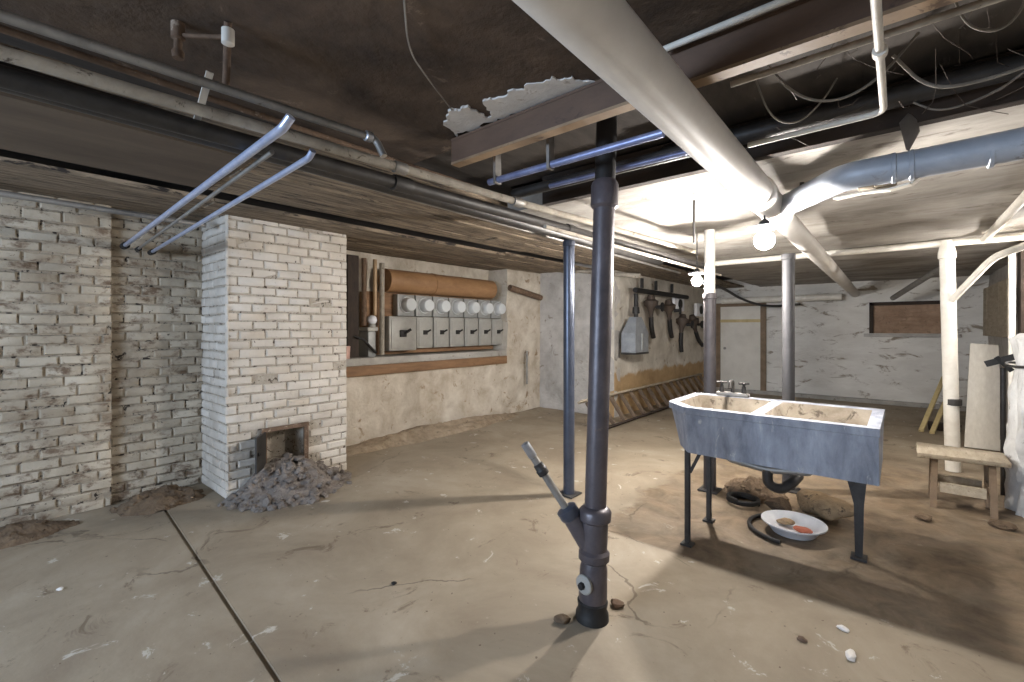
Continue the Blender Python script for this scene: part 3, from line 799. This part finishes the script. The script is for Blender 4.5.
p = pd(802, 170, 2.72)
pipe('hanger_rod', 'thin dark rod rising from the big pipe beside the elbow', [(p.x, p.y, 2.27), (p.x, p.y, 2.2455)], .012, M['dark_pipe'])

# ------------------------------------------------------------------ WHITE PIPES TOWARD THE BACK
Yp = 6.2
b0, b1 = py(953, 470, Yp), py(947, 262, Yp)
h0, h1 = py(714, 266, Yp), py(1000, 246, Yp); h1.z = h0.z = 2.236
t = thing('waste_pipe', 'white waste pipe standing at right with a long overhead run and slanting arms', 'pipe', (b0.x, b0.y, 0))
obj('riser', MB().tube([(b0.x, Yp, 0), (b1.x, Yp, 2.13)], .058, 24), M['white_paint_pipe'], t)
obj('tee', MB().lathe((b1.x, Yp, 2.08), (0, 0, 1), [(0, .058), (.01, .068), (.06, .068), (.10, .06), (.185, .045)], 24), M['white_paint_pipe'], t)
obj('cross_run', MB().tube([h0, (b1.x, Yp, 2.236), (1.08, Yp, 2.238)], .034, 20), M['white_paint_pipe'], t)
zc = py(951, 402, Yp).z
obj('coupling', MB().lathe((b0.x, Yp, zc - .03), (0, 0, 1), [(0, .059), (.005, .066), (.06, .066), (.065, .059)], 24), M['dark_pipe'], t)
q = py(955, 302, Yp)
obj('slant_arm', MB().tube([(b1.x + .02, Yp - .02, q.z), (b1.x + .28, Yp - .35, 2.03), (1.08, Yp - 1.3, 2.16)], .03, 16, fillet=.1), M['white_paint_pipe'], t)
obj('slant_arm', MB().tube([(py(984, 245, Yp).x, Yp - .02, 2.236), (py(984, 245, Yp).x, 3.7, 2.236)], .03, 16), M['white_paint_pipe'], t)
a, b = py(722, 301, 10.5), py(842, 297, 10.5)
pipe('waste_pipe', 'white pipe running level along the top of the back wall', [(a.x, 10.5, a.z), (b.x, 10.5, a.z)], .065, M['white_paint_pipe'], seg=18)
pipe('waste_pipe', 'grey pipe slanting down from the ceiling left of the white riser', [py(893, 298, 9.6), py(944, 266, 8.2)], .04, M['dull_steel'])
cable('black cable drooping from the small bulb toward the back wall', [pd(704, 283, 6.4), pd(722, 287, 7.2), pd(742, 300, 8.2), pd(768, 307, 9.0), pd(800, 304, 8.9)], .022, 'black_wire')
pipe('waste_pipe', 'pale pipe crossing above the grey wall return', [py(478, 262, 6.25), py(640, 276, 6.25)], .035, M['insulated'])
pipe('heating_pipe', 'brown rusty pipe slanting along the wall end past the meters', [(-4.78, 5.55, 2.05), (-4.72, 6.3, 1.92)], .05, M['rust'])
a, b = px(527, 351, -4.76), px(527, 384, -4.76)
pipe('conduit', 'short dark conduit upright on the rough wall past the meters', [(-4.76, a.y, a.z), (-4.76, a.y, b.z)], .018, M['dull_steel'])

# ------------------------------------------------------------------ METER NICHE
Ya, Yb = 2.62, 5.50
tag(obj('wood_lintel', MB().box((-5.2, Ya, .835), (-4.79, Yb, .955), bev=.008), M['wood']), 'brown timber under the cement sill of the meter niche', 'timber', kind='thing')
tag(obj('cement_sill', MB().box((-5.24, Ya, .957), (-4.80, Yb, 1.045), bev=.006), M['sill']), 'long grey cement sill below the row of meters', 'sill', kind='thing')
XM = -4.97
ys = [px(u, 306, XM + .08).y for u in (410, 428, 445, 461, 476, 489, 501)]
step = (ys[-1] - ys[0]) / 6
zt0, zt1 = px(428, 317, XM).z, px(428, 296, XM).z
zb0, zb1 = px(422, 348, XM).z, px(422, 318, XM).z
tag(obj('meter_board', MB().box((-5.235, ys[0] - .52, 1.06), (-5.085, Yb - .02, zt1 + .02)), M['wood']), 'brown backing board behind the row of meters', 'board', kind='thing')
def meter(y, wide, label):
    t = thing('electric_meter', label, 'electric meter', (XM, y, zb0), 'electric meters in the wall niche')
    hw = step / 2 - .012
    obj('meter_socket', MB().box((-5.083, y - hw, zt0 + .004), (XM + .0, y + hw, zt1), bev=.012), M['meter_grey'], t)
    zc = (zt0 + zt1) / 2 + .01
    r = .098
    gl = obj('glass_cover', MB().lathe((XM + .002, y, zc), (1, 0, 0), [(0, r * 1.12), (.015, r * 1.12), (.018, r), (.09, r * .96), (.115, r * .82), (.122, r * .5)], 22), M['glass'], t)
    obj('meter_dial', MB().lathe((XM + .025, y, zc), (1, 0, 0), [(0, r * .90), (.05, r * .90), (.052, r * .8)], 20), M['plaster_white'], gl)
    if wide: b = (y - step * 1.02, y + step * .42, zb0 - .02, zb1 + .0, XM + .06)
    else: b = (y - hw, y + hw, zb0, zb1, XM + .02)
    bx = obj('switch_box', MB().box((-5.083, b[0], b[2]), (b[4], b[1], zt0 - .002), bev=.012), M['meter_pale'], t)
    obj('box_door', MB().box((b[4] + .001, b[0] + .025, b[2] + .03), (b[4] + .012, b[1] - .025, zt0 - .04), bev=.006), M['meter_pale'], bx)
    yc, zz = (b[0] + b[1]) / 2, (b[2] + zt0) / 2
    s = 1.5 if wide else 1
    hd = MB().box((b[4] + .013, yc - .045 * s, zz - .03 * s), (b[4] + .035, yc + .02 * s, zz + .03 * s), bev=.005)
    hd.tube([(b[4] + .03, yc, zz), (b[4] + .06, yc + .05 * s, zz + .035 * s)], .012 * s, 8)
    obj('switch_handle', hd, M['black'], bx)
    return t
meter(ys[0], True, 'electric meter at the left end, above the largest grey switch box')
m0 = meter(ys[1], False, 'second electric meter from the left, first with a narrow box')
for i, l in zip(range(2, 7), ('third electric meter from the left in the niche', 'middle electric meter of the seven in the niche', 'third electric meter from the right end of the row', 'second electric meter from the right end of the row', 'last electric meter at the right end of the row')):
    dup(m0, (XM, ys[0] + step * i, zb0), l)
m0.location.y = ys[0] + step
# big brown pipe, small pipes and box at the left of the niche
zc = 2.015
t = thing('clay_pipe', 'large orange brown pipe lying above the electric meters', 'pipe', (-5.04, 4, zc - .15))
y0, y1 = px(389, 279, -4.95).y, 5.37
obj('pipe_run', MB().tube([(-5.04, y0, zc), (-5.04, y1, zc)], .15, 30), M['clay'], t)
obj('pipe_band', MB().lathe((-5.04, y0 + .75, zc), (0, 1, 0), [(0, .15), (.004, .157), (.05, .157), (.054, .15)], 30), M['clay'], t)
obj('dark_end_disc', MB().lathe((-5.04, y1 + .001, zc), (0, 1, 0), [(0, .13), (.004, .13)], 30), M['black'], t)  # black disc paints the dark hollow on the closed pipe end
GN = 'upright pipes at the left of the meter niche'
def yat(u, x): return px(u, 300, x).y
y = yat(352, -4.93)
tag(obj('timber_post', MB().box((-5.0, y - .07, 1.05), (-4.9, y + .07, 2.26)), M['dark_wood']), 'dark upright timber at the left edge of the meter niche', 'post', kind='thing')
y = yat(364, -5.02); pipe('riser_pipe', 'dark upright pipe second in the niche, beside the dark timber', [(-5.02, y, 1.43), (-5.02, y, 2.26)], .030, M['rust'], group=GN)
y = yat(375, -5.02); pipe('riser_pipe', 'tan upright pipe above the white porcelain fitting', [(-5.02, y, 1.56), (-5.02, y, 2.26)], .026, M['copper'], group=GN)
y = yat(384, -4.98); pipe('riser_pipe', 'pale brown upright pipe against the end of the orange pipe', [(-4.98, y - .03, 1.06), (-4.98, y - .03, 2.22)], .032, M['insulated'], group=GN)
y = yat(372.5, -4.97)
t = thing('porcelain_fitting', 'small white round fitting on top of the grey junction box', 'fitting', (-4.98, y, 1.42))
obj('globe', MB().ball((-4.98, y, 1.50), .06, sub=3), M['enamel'], t); obj('collar', MB().lathe((-4.98, y, 1.413), (0, 0, 1), [(0, .045), (.03, .045), (.05, .03)], 16), M['meter_pale'], t)
ya, yb = yat(354, -4.9), yat(383, -4.9)
t = thing('junction_box', 'dull grey junction box standing on the sill left of the meters', 'box', (-4.98, (ya + yb) / 2, 1.046))
obj('box_body', MB().box((-5.12, ya + .19, 1.046), (-4.90, yb - .10, 1.36), bev=.012), M['meter_grey'], t)
obj('box_lid', MB().box((-5.14, ya + .17, 1.361), (-4.88, yb - .08, 1.41), bev=.01), M['meter_pale'], t)
obj('box_cable', MB().tube([(-4.89, yb - .40, 1.30), (-4.86, yb - .3, 1.27), (-4.85, yb - .2, 1.16), (-4.87, yb - .12, 1.10)], .016, 10, fillet=.05), M['black'], t)
y = yat(346, -4.85)
tag(obj('pink_cup', MB().lathe((-4.85, y + .0, 1.046), (0, 0, 1), [(0, .04), (.14, .048), (.145, .042)], 16), M['pink']), 'small pinkish cup on the sill at its left end', 'cup', kind='thing')

# ------------------------------------------------------------------ CHIMNEY CLEANOUT, RUBBLE
t = thing('cleanout_door', 'rusty cleanout frame with its little iron door open, low on the pier', 'cleanout door', (XP + .01, 1.76, .2))
fr = MB()
fr.box((XP + .004, OY0 - .035, OZ1 - .005), (XP + .022, OY1 + .04, OZ1 + .03)); fr.box((XP + .004, OY1 - .004, OZ0), (XP + .022, OY1 + .035, OZ1 - .006))
fr.box((XP + .004, OY0 - .035, OZ0 - .03), (XP + .022, OY1 + .035, OZ0 - .001)); fr.box((XP + .004, OY0 - .035, OZ0), (XP + .022, OY0 + .004, OZ1 - .006))
obj('door_frame', fr, M['rust'], t)
dl = obj('door_leaf', MB().bar((XP + .025, OY0 - .01, (OZ0 + OZ1) / 2), (XP + .20, OY0 - .15, (OZ0 + OZ1) / 2), .012, .29, up=(0, 0, 1)), M['dark_pipe'], t)
obj('door_latch', MB().lathe((XP + .16, OY0 - .135, .37), (.6, .75, 0), [(0, .012), (.03, .014), (.035, .008)], 10), M['black'], dl)
g = MB()
nx_, ny_ = 26, 44; gr = []
for i in range(nx_ + 1):
    row = []
    for jx in range(ny_ + 1):
        x = XP + .02 + .62 * i / nx_; y = 1.12 + 1.35 * jx / ny_
        r = math.hypot((x - XP) / .52, (y - 1.76) / .52)
        z = max(0, .30 * (1 - r) ** 1.0 if r < 1 else 0)
        z = z * (1 + .45 * noise.noise(Vector((x * 6, y * 6, 0)))) + (.03 * noise.noise(Vector((x * 22, y * 22, 3))) if r < .95 else 0)
        row.append(g.b.verts.new((x, y, z if z > .004 else -.008)))
    gr.append(row)
for i in range(nx_):
    for jx in range(ny_): g.b.faces.new((gr[i][jx], gr[i + 1][jx], gr[i + 1][jx + 1], gr[i][jx + 1]))
for k in range(150):
    a = random.uniform(0, 6.28); rr = random.random() ** .7
    x = XP + .05 + abs(math.cos(a)) * rr * .52; y = 1.74 + math.sin(a) * rr * .56
    r = math.hypot((x - XP) / .52, (y - 1.76) / .52)
    s = random.uniform(.012, .042)
    g.ball((x, y, max(0, .29 * (1 - r)) + s * .4), s, random.uniform(.7, 1.4), random.uniform(.7, 1.4), random.uniform(.5, .9), 1, .5, k)
tag(obj('rubble_heap', g, M['ash'], smooth=25), 'heap of grey mortar rubble spilled at the foot of the chimney pier', 'rubble', kind='stuff')
def mound(name, label, cx, cy, rx, ry, h, mat, seed, n=30):
    g = MB(); N = 28; gr = []
    for i in range(N + 1):
        row = []
        for jx in range(N + 1):
            x = -1 + 2 * i / N; y = -1 + 2 * jx / N
            r = math.hypot(x, y) * (1 + .25 * noise.noise(Vector((x * 2, y * 2, seed))))
            z = h * max(0, 1 - r * r) * (1 + .5 * noise.noise(Vector((x * 4, y * 4, seed + 5)))) + (h * .2 * noise.noise(Vector((x * 11, y * 11, seed))) if r < .95 else 0)
            row.append(g.b.verts.new((cx + x * rx, cy + y * ry, (z if z > .004 else -.01))))
        gr.append(row)
    for i in range(N):
        for jx in range(N): g.b.faces.new((gr[i][jx], gr[i + 1][jx], gr[i + 1][jx + 1], gr[i][jx + 1]))
    for k in range(n):
        a = random.uniform(0, 6.28); q = random.random() ** .6 * .95; s = random.uniform(.01, .03)
        g.ball((cx + math.cos(a) * q * rx, cy + math.sin(a) * q * ry, h * max(0, 1 - q * q) * .8 + s * .3), s, 1.2, 1, .7, 1, .5, k)
    tag(obj(name, g, mat, smooth=30), label, 'dirt', kind='stuff')
mound('dirt_heap', 'dark loose dirt lying on the floor of the left wall recess', -4.52, .95, .24, .30, .10, M['dirt'], 2)
mound('dirt_heap', 'long low bank of pale dirt along the wall foot below the meters', -4.74, 4.0, .26, 1.75, .10, M['earth_pale'], 12, 40)
mound('dirt_heap', 'low brown dirt heap on the floor under the laundry tub', -.93, 4.26, .25, .20, .12, M['dirt'], 5)
mound('dirt_heap', 'small dirt heap against the brick at the left picture edge', -4.52, .12, .2, .35, .07, M['dirt'], 8)

# ------------------------------------------------------------------ LADDER
t = thing('ladder', 'wooden ladder lying on its edge along the tan wall', 'ladder', (-3.15, 7.8, 0))
def lr(y, s): return Vector((-3.06 - .26 * s, y, .03 + .36 * s))
L0, L1 = 5.30, 10.3
for s in (0, 1): obj('rail', MB().bar(lr(L0, s), lr(L1, s), .03, .065, up=(1, 0, .7), bev=.004), M['dark_wood'] if s == 0 else M['pale_wood'], t)
k = 0; y = L0 + .18
while y < L1 - .1:
    obj('rung', MB().bar(lr(y, .06), lr(y, .94), .04, .06, up=(1, 0, .7), bev=.006), M['rung_wood'], t); y += .335; k += 1

# ------------------------------------------------------------------ GAS METER AND VALVES ON THE FAR WALL
XG = -3.13
def yg(u): return px(u, 300, XG).y
ym = yg(636)
zm0, zm1, zm2 = px(636, 352, XG).z, px(636, 333, XG).z, px(636, 317, XG).z
t = thing('gas_meter', 'grey shouldered gas meter hanging from a dark pipe on the far wall', 'gas meter', (XG, ym, zm0))
a = [(XG - .13, ym - .23), (XG + .10, ym - .23), (XG + .10, ym + .23), (XG - .13, ym + .23)]
bd = MB(); bd.loft([Vector((x, y, zm0)) for x, y in a], [Vector((x, y, zm1)) for x, y in a])
bd.loft([Vector((x, y, zm1)) for x, y in a], [Vector((XG + (x - XG) * .5, ym + (y - ym) * .42, zm2)) for x, y in a])
obj('case', bd, M['gas_grey'], t, smooth=20)
obj('case_band', MB().box((XG + .101, ym - .02, zm0 + .03), (XG + .115, ym + .02, zm1 - .01)), M['meter_grey'], t)
obj('case_base', MB().box((XG - .14, ym - .24, zm0 - .03), (XG + .11, ym + .24, zm0 - .001), bev=.008), M['dark_pipe'], t)
zt = px(636, 290, XG).z
obj('inlet_pipe', MB().tube([(XG, ym, zm2), (XG, ym, zt - .055)], .035, 14), M['black'], t)
obj('inlet_nut', MB().lathe((XG, ym, zm2 + .05), (0, 0, 1), [(0, .036), (.005, .06), (.10, .055), (.11, .036)], 8), M['black'], t)
t = thing('gas_manifold', 'dark level pipe carrying the gas meter and iron valves', 'pipe', (XG, 8, zt))
obj('pipe_run', MB().tube([(XG, ym - .03, zt), (XG, yg(687), zt)], .04, 16), M['black'], t)
for u in (642, 656, 672): obj('wall_bracket', MB().bar((XG - .001, yg(u), zt + .045), (XG - .001, yg(u), zt + .2), .04, .04), M['black'], t)
GV = 'dark iron valves hanging on the far wall'
def valve(y, z, label):
    t = thing('iron_valve', label, 'valve', (XG, y, z), GV)
    obj('valve_body', MB().lathe((XG, y, z - .17), (0, 0, 1), [(0, .03), (.10, .045), (.15, .06), (.20, .11), (.27, .12), (.30, .07), (.37, .05)], 10), M['valve'] , t)
    obj('drop_pipe', MB().tube([(XG, y, z - .16), (XG, y + .02, z - .36), (XG, y + .10, z - .50)], .04, 14, fillet=.08), M['black'], t)
    obj('hand_wheel', MB().lathe((XG + .15, y, z), (1, 0, 0), [(-.06, .03), (.03, .03), (.035, .075), (.05, .075), (.055, .03)], 12), M['black'], t)
    return t
v0 = valve(yg(651), zt - .25, 'largest dark valve hanging next to the gas meter')
for u, v, l in ((669, 308, 'second dark iron valve along the gas pipe'), (682, 322, 'low dark valve below the first white plate'), (694, 322, 'dark valve at the far end nearest the dark post')):
    p = px(u, v, XG); c_ = dup(v0, (XG, p.y, min(p.z - .05, zt - .25)), l); c_.rotation_euler = (R(12 if u < 680 else -14 if u < 690 else 22), 0, R(u * 7 % 50 - 25))
def plate(u, v, label):
    p = px(u, v, -3.3)
    t = thing('wall_plate', label, 'plate', p, 'white plates on the far wall')
    obj('plate_body', MB().box((-3.33, p.y - .25, p.z - .14), (-3.26, p.y + .25, p.z + .14), bev=.02), M['enamel'], t)
    obj('plate_hole', MB().lathe((-3.262, p.y, p.z), (1, 0, 0), [(0, .09), (.02, .09), (.022, .05)], 16), M['black'], t)
plate(678, 304, 'white square plate with dark centre above the low valve'); plate(699, 310, 'white square plate with dark centre nearest the dark post')

# ------------------------------------------------------------------ LAUNDRY TUB
def inset(poly, z): return [Vector((x, y, z)) for x, y in poly]
ZR, ZS = .90, .615
top = [(-.075, 2.885), (-.07, 3.62), (-1.17, 3.62), (-1.205, 3.58), (-1.21, 3.10), (-1.198, 3.055), (-1.05, 2.90), (-1.02, 2.885)]
mid = [(-.08, 2.895), (-.075, 3.60), (-1.15, 3.60), (-1.18, 3.57), (-1.19, 3.10), (-1.18, 3.058), (-1.042, 2.906), (-1.012, 2.892)]
bot = [(-.078, 2.897), (-.078, 3.50), (-1.08, 3.50), (-1.11, 3.47), (-1.13, 3.10), (-1.122, 3.06), (-1.025, 2.912), (-.998, 2.897)]
g = MB()
A = [[g.b.verts.new(p) for p in inset(q, z)] for q, z in ((bot, ZS), (mid, ZR - .045), (top, ZR - .04), (top, ZR))]
n = len(top)
for a, b in zip(A, A[1:]):
    for i in range(n): g.b.faces.new((a[i], a[(i + 1) % n], b[(i + 1) % n], b[i]))
g.b.faces.new(A[0][::-1]); g.b.faces.new(A[-1])
body = obj('tub_tmp', g, M['sink'], loc=(0, 0, 0), smooth=30)
cut = MB()
def cutter(P, dx):
    lo_ = [Vector((x + (dx if x < -.9 or (x < -.4 and x > -.62) else -.04 if x > -.2 or x > -.7 else .03), min(y, 3.44) + .03 * (y < 3.1), ZS + .05)) for x, y in P]
    cut.loft(lo_, [Vector((x, y, ZR + .02)) for x, y in P])
cutter([(-1.01, 2.945), (-.665, 2.945), (-.665, 3.53), (-1.145, 3.53), (-1.145, 3.09)], .05)
cutter([(-.605, 2.945), (-.125, 2.945), (-.125, 3.53), (-.605, 3.53)], .05)
cu = obj('cut_tmp', cut, M['tub_inside'], loc=(0, 0, 0))
md = body.modifiers.new('b', 'BOOLEAN'); md.object = cu; md.operation = 'DIFFERENCE'; md.solver = 'EXACT'; md.material_mode = 'TRANSFER'
bpy.context.view_layer.update()
me = bpy.data.meshes.new_from_object(body.evaluated_get(bpy.context.evaluated_depsgraph_get()))
for o in (body, cu): bpy.data.objects.remove(o, do_unlink=True)
t = thing('laundry_tub', 'double concrete laundry tub on iron legs, blue grey front', 'laundry tub', (-.63, 3.25, 0))
me.name = 'tub_body'; me.transform(Matrix.Translation(-ORG[t]))
o = bpy.data.objects.new('tub_body', me); COL.objects.link(o); o.parent = t; ORG[o] = ORG[t]
def tubleg(x, y, s):
    g = MB(); g.bar((x, y, 0), (x, y, ZS - .002), .024, .024); g.bar((x, y, .02), (x, y, ZS - .004), .036, .010)
    g.box((x - .035, y - .035, 0), (x + .035, y + .035, .012))
    obj('leg', g, M['dark_pipe'], t)
tubleg(-1.045, 2.975, 1); tubleg(-1.055, 3.44, 1)
g = MB()
xr, yr = -.19, 3.46
pr = [Vector((xr - .09, yr, ZS - .003)), Vector((xr + .05, yr, ZS - .003)), Vector((xr + .025, yr, .33)), Vector((xr + .018, yr, .0)), Vector((xr - .018, yr, .0)), Vector((xr - .025, yr, .33))]
g.loft(pr, [p + Vector((0, .035, 0)) for p in pr]); g.box((xr - .04, yr - .03, 0), (xr + .04, yr + .06, .014))
obj('leg', g, M['dark_pipe'], t, smooth=20)
obj('brace', MB().bar((-.33, 3.44, ZS - .01), (-.215, 3.455, .45), .02, .03), M['dark_pipe'], t)
obj('brace', MB().bar((-.97, 2.99, ZS - .01), (-1.03, 2.98, .47), .02, .02), M['dark_pipe'], t)
obj('drain_trap', MB().tube([(-.88, 3.25, ZS - .001), (-.88, 3.25, .53), (-.64, 3.25, .50), (-.40, 3.25, .53), (-.40, 3.25, ZS - .001)], .022, 14, fillet=.05), M['dull_steel'], t)
obj('trap_bend', MB().tube([(-.64, 3.25, .50), (-.64, 3.25, .41), (-.57, 3.28, .38), (-.52, 3.32, .42), (-.50, 3.45, .44)], .03, 14, fillet=.05), M['dark_pipe'], t)
# faucet on the back rim
fx, fy = -.93, 3.575
t = thing('faucet', 'dark two handled faucet on the back rim of the tub', 'faucet', (fx, fy, ZR))
obj('faucet_base', MB().box((fx - .11, fy - .025, ZR + .001), (fx + .11, fy + .025, ZR + .03), bev=.008), M['dull_steel'], t)
obj('spout', MB().tube([(fx, fy, ZR + .03), (fx, fy, ZR + .11), (fx + .02, fy - .13, ZR + .12), (fx + .022, fy - .15, ZR + .075)], .013, 12, fillet=.03), M['dark_pipe'], t)
for s in (-1, 1):
    hb = obj('faucet_handle', MB().lathe((fx + s * .075, fy, ZR + .03), (0, 0, 1), [(0, .018), (.045, .014), (.05, .010), (.065, .010)], 12), M['dark_pipe'], t)
    g = MB()
    for k in range(2):
        a = k * 1.57 + .5; g.tube([(fx + s * .075 - math.cos(a) * .035, fy - math.sin(a) * .035, ZR + .10), (fx + s * .075 + math.cos(a) * .035, fy + math.sin(a) * .035, ZR + .10)], .008, 8)
    obj('cross_grip', g, M['dark_pipe'], hb)
# basin on the floor
bx_, by_ = -.555, 3.62
t = thing('enamel_basin', 'white enamel basin on the dark floor below the tub', 'basin', (bx_, by_, 0))
obj('bowl', MB().lathe((bx_, by_, 0.0), (0, 0, 1), [(0, .10), (.004, .13), (.055, .165), (.07, .195), (.078, .195), (.074, .182), (.06, .155), (.02, .12), (.016, .05), (.015, .01)], 40), M['enamel'], t)
for nm, mt, x, y, s, l in (('scrap', 'red', .04, -.02, .05, 'rust red scrap lying in the white basin'), ('scrap', 'orange', -.03, .03, .05, 'tan scrap lying in the white basin')):
    tag(obj(nm, MB().ball((bx_ + x * 1.6, by_ + y * 1.6, .045), s, 1.2, .8, .4, 2, .5, len(l)), M[mt]), l, 'scrap', kind='thing')
t = thing('floor_tube', 'black curved tube lying half round the white basin', 'hose', (bx_ - .24, by_, 0))
pts = [(bx_ + .27 * math.cos(a), by_ + .26 * math.sin(a), .015) for a in [R(d) for d in range(95, 271, 12)]]
obj('tube_run', MB().tube(pts, .014, 10), M['black'], t)  # black tube bent half round the basin
tag(obj('paper_sack', MB().ball((-.42, 4.02, .09), .12, 1.5, .9, .7, 3, .55, 9), M['orange']), 'crumpled tan sack on the floor under the right of the tub', 'sack', kind='thing')
tag(obj('rubble_lump', MB().ball((-.70, 3.93, .06), .07, 1.3, 1, .8, 2, .6, 4), M['dirt']), 'brown clod of dirt beside the tan sack under the tub', 'clod', kind='thing')
tag(obj('hose_coil', MB().tube([(-.95 + .11 * math.cos(a), 3.95 + .1 * math.sin(a), .02 + .012 * a / 6.28) for a in [i * .35 for i in range(50)]], .014, 8), M['black']), 'black coil of hose on the floor under the left basin', 'hose', kind='thing')

# ------------------------------------------------------------------ BENCH, PANEL, STICKS AND CLUTTER AT RIGHT
t = thing('wooden_bench', 'low weathered wooden bench in front of the white riser pipe', 'bench', (.38, 5.1, 0))
zt = .425
bl = [pz(935, 508, 0), pz(991, 515, 0)]; 
x0, x1, y0, y1 = bl[0].x, bl[1].x, 4.86, 5.12
obj('bench_top', MB().box((x0 - .10, y0 - .06, zt - .036), (x1 + .09, y1 + .06, zt), jit=.008, bev=.004), M['pale_wood'], t)
for x in (x0, x1):
    for y in (y0, y1):
        obj('leg', MB().bar((x + (.01 if x == x1 else -.01), y, 0), (x, y, zt - .046), .038, .038), M['door_trim'], t)
    obj('side_rail', MB().box((x - .02, y0 + .03, .16), (x + .02, y1 - .03, .21)), M['door_trim'], t)
obj('stretcher', MB().box((x0 + .03, y0 - .02, .13), (x1 - .03, y0 + .02, .20)), M['pale_wood'], t)
obj('stretcher', MB().box((x0 + .03, y1 - .02, .14), (x1 - .03, y1 + .02, .20)), M['pale_wood'], t)
q = [pd(964, 446, 5.35), pd(1003, 448, 5.15), pd(998, 346, 5.45), pd(970, 344, 5.62)]
q[0].z = q[1].z = max(.0, 0)
q[0] = Vector((q[0].x, q[0].y, 0)); q[1] = Vector((q[1].x, q[1].y, 0))
nn = (q[1] - q[0]).cross(q[3] - q[0]).normalized() * -.03
tag(obj('leaning_panel', MB().loft(q, [p - nn for p in q]), M['panel'], smooth=15), 'tall pale panel leaning behind the bench at right', 'panel', kind='thing')
for i, (u0, v0, u1, v1, l) in enumerate(((921, 432, 944, 377, 'yellow wooden stick leaning at left of the pair behind the bench'), (932, 434, 953, 384, 'yellow wooden stick leaning at right of the pair, nearest the riser'))):
    a = pz(u0, v0, 0); b = pd(u1, v1, 6.9)
    a.z = .015
    tag(obj('wooden_stick', MB().bar(a, b, .05, .03), M['yellow_wood']), l, 'stick', group='yellow sticks behind the bench', kind='thing')
tag(obj('dark_plank', MB().box((.30, 8.5, 0), (.62, 8.62, .10), jit=.01), M['dark_wood']), 'short dark plank on the floor behind the yellow sticks', 'plank', kind='thing')
# white sheeted tank
tx, ty = .86, 5.15
t = thing('sheeted_tank', 'tall tank wrapped in crumpled white sheeting at the right edge', 'tank', (tx, ty, 0))
g = MB(); N, K = 40, 30; gr = []
for i in range(K + 1):
    z = 1.36 * i / K; row = []
    for k in range(N):
        a = 6.28318 * k / N
        r = .20 + .02 * math.sin(a * 7 + 1.5 * noise.noise(Vector((0, 0, z * 2)))) + .05 * noise.noise(Vector((math.cos(a) * 2.2, math.sin(a) * 2.2, z * 3))) + .03 * noise.noise(Vector((math.cos(a) * 6, math.sin(a) * 6, z * 7))) + .05 * max(0, .3 - z)
        if i == K: r *= .72
        row.append(g.b.verts.new((tx + r * math.cos(a), ty + r * math.sin(a), z)))
    gr.append(row)
for a, b in zip(gr, gr[1:]):
    for k in range(N): g.b.faces.new((a[k], a[(k + 1) % N], b[(k + 1) % N], b[k]))
g.b.faces.new(gr[0][::-1]); g.b.faces.new(gr[-1])
obj('sheeting', g, M['cloth'], t, smooth=60)
obj('tie_cord', MB().tube([(tx + .235 * math.cos(a), ty + .235 * math.sin(a), 1.12 + .01 * math.sin(3 * a)) for a in [i * 6.2832 / 24 for i in range(25)]], .01, 8), M['black_wire'], t)
obj('tank_pipe', MB().tube([(tx - .03, ty, 1.355), (tx - .03, ty, 2.12)], .03, 14), M['white_paint_pipe'], t)
t = thing('iron_bracket', 'dark iron bracket sticking out beside the top of the sheeted tank', 'bracket', (.55, 5.3, 1.18))
p = pd(1000, 362, 3.75)
g = MB().bar(pd(986, 364, 3.9), pd(1022, 355, 3.72), .04, .05); g.bar(pd(996, 357, 3.84), pd(1012, 371, 3.78), .035, .035)
obj('bracket_arm', g, M['black'], t)
obj('bracket_stem', MB().tube([pd(1003, 368, 3.82), pd(1003, 440, 3.82)], .018, 10), M['dark_pipe'], t)
obj('bracket_stem', MB().tube([pd(1003, 440, 3.82), Vector((pd(1003, 440, 3.82).x, pd(1003, 440, 3.82).y, 0))], .016, 10), M['dark_pipe'], t)
p = px(1014, 400, .93)
tag(obj('timber_post', MB().box((.90, 6.62, 0), (1.03, 6.78, 2.24)), M['dark_wood']), 'dark upright timber by the right wall behind the sheeted tank', 'post', kind='thing')
ya, yb = 8.3, 10.4
g = MB(); y = ya
while y < yb - .05:
    g.box((1.01, y + .004, 1.28), (1.045, min(y + .28, yb), 2.02), jit=.004); y += .285
tag(obj('board_panel', g, M['pale_wood']), 'brown upright boarding fixed on the right wall behind the riser', 'boarding', kind='thing')
pipe('riser_pipe', 'thin white upright pipe by the right wall above the pale panel', [(.80, 6.30, .0), (.80, 6.30, 2.13)], .025, M['white_paint_pipe'])
# clods and debris near the bench
for (u, v, s, mt, l) in ((843, 630, .018, 'plaster_white', 'small round white plaster bit on the foreground floor'), (851, 658, .022, 'plaster_white', 'longer white plaster bit nearest the bottom right of the floor'),
                         (394, 584, .012, 'black', 'small black pebble alone on the floor left of the stack'), (802, 641, .016, 'rust', 'flat rust brown flake on the floor by the white bits'),
                         (925, 520, .04, 'dirt', 'brown clod on the floor left of the bench foot'), (1002, 528, .05, 'dirt', 'brown clod on the floor right of the bench'),
                         (60, 590, .012, 'plaster_white', 'tiny pale chip on the floor at far left'), (562, 622, .03, 'dirt', 'dark crumb at the left of the stack foot'), (618, 606, .03, 'rust', 'rusty crumb at the right of the stack foot')):
    p = pz(u, v, 0)
    tag(obj('floor_chip', MB().ball((p.x, p.y, s * .45), s, 1.3 if 'longer' not in l else .8, 1 if 'longer' not in l else 1.9, .6, 2, .5, u), M[mt], smooth=25), l, 'debris', kind='thing')


sc.view_settings.view_transform = 'Standard'; sc.view_settings.look = 'None'
sc.view_settings.gamma = 1; sc.view_settings.use_curve_mapping = False
sc.view_settings.exposure = 1.25
sc.cycles.max_bounces = 8; sc.cycles.diffuse_bounces = 5
sc.cycles.use_denoising = True
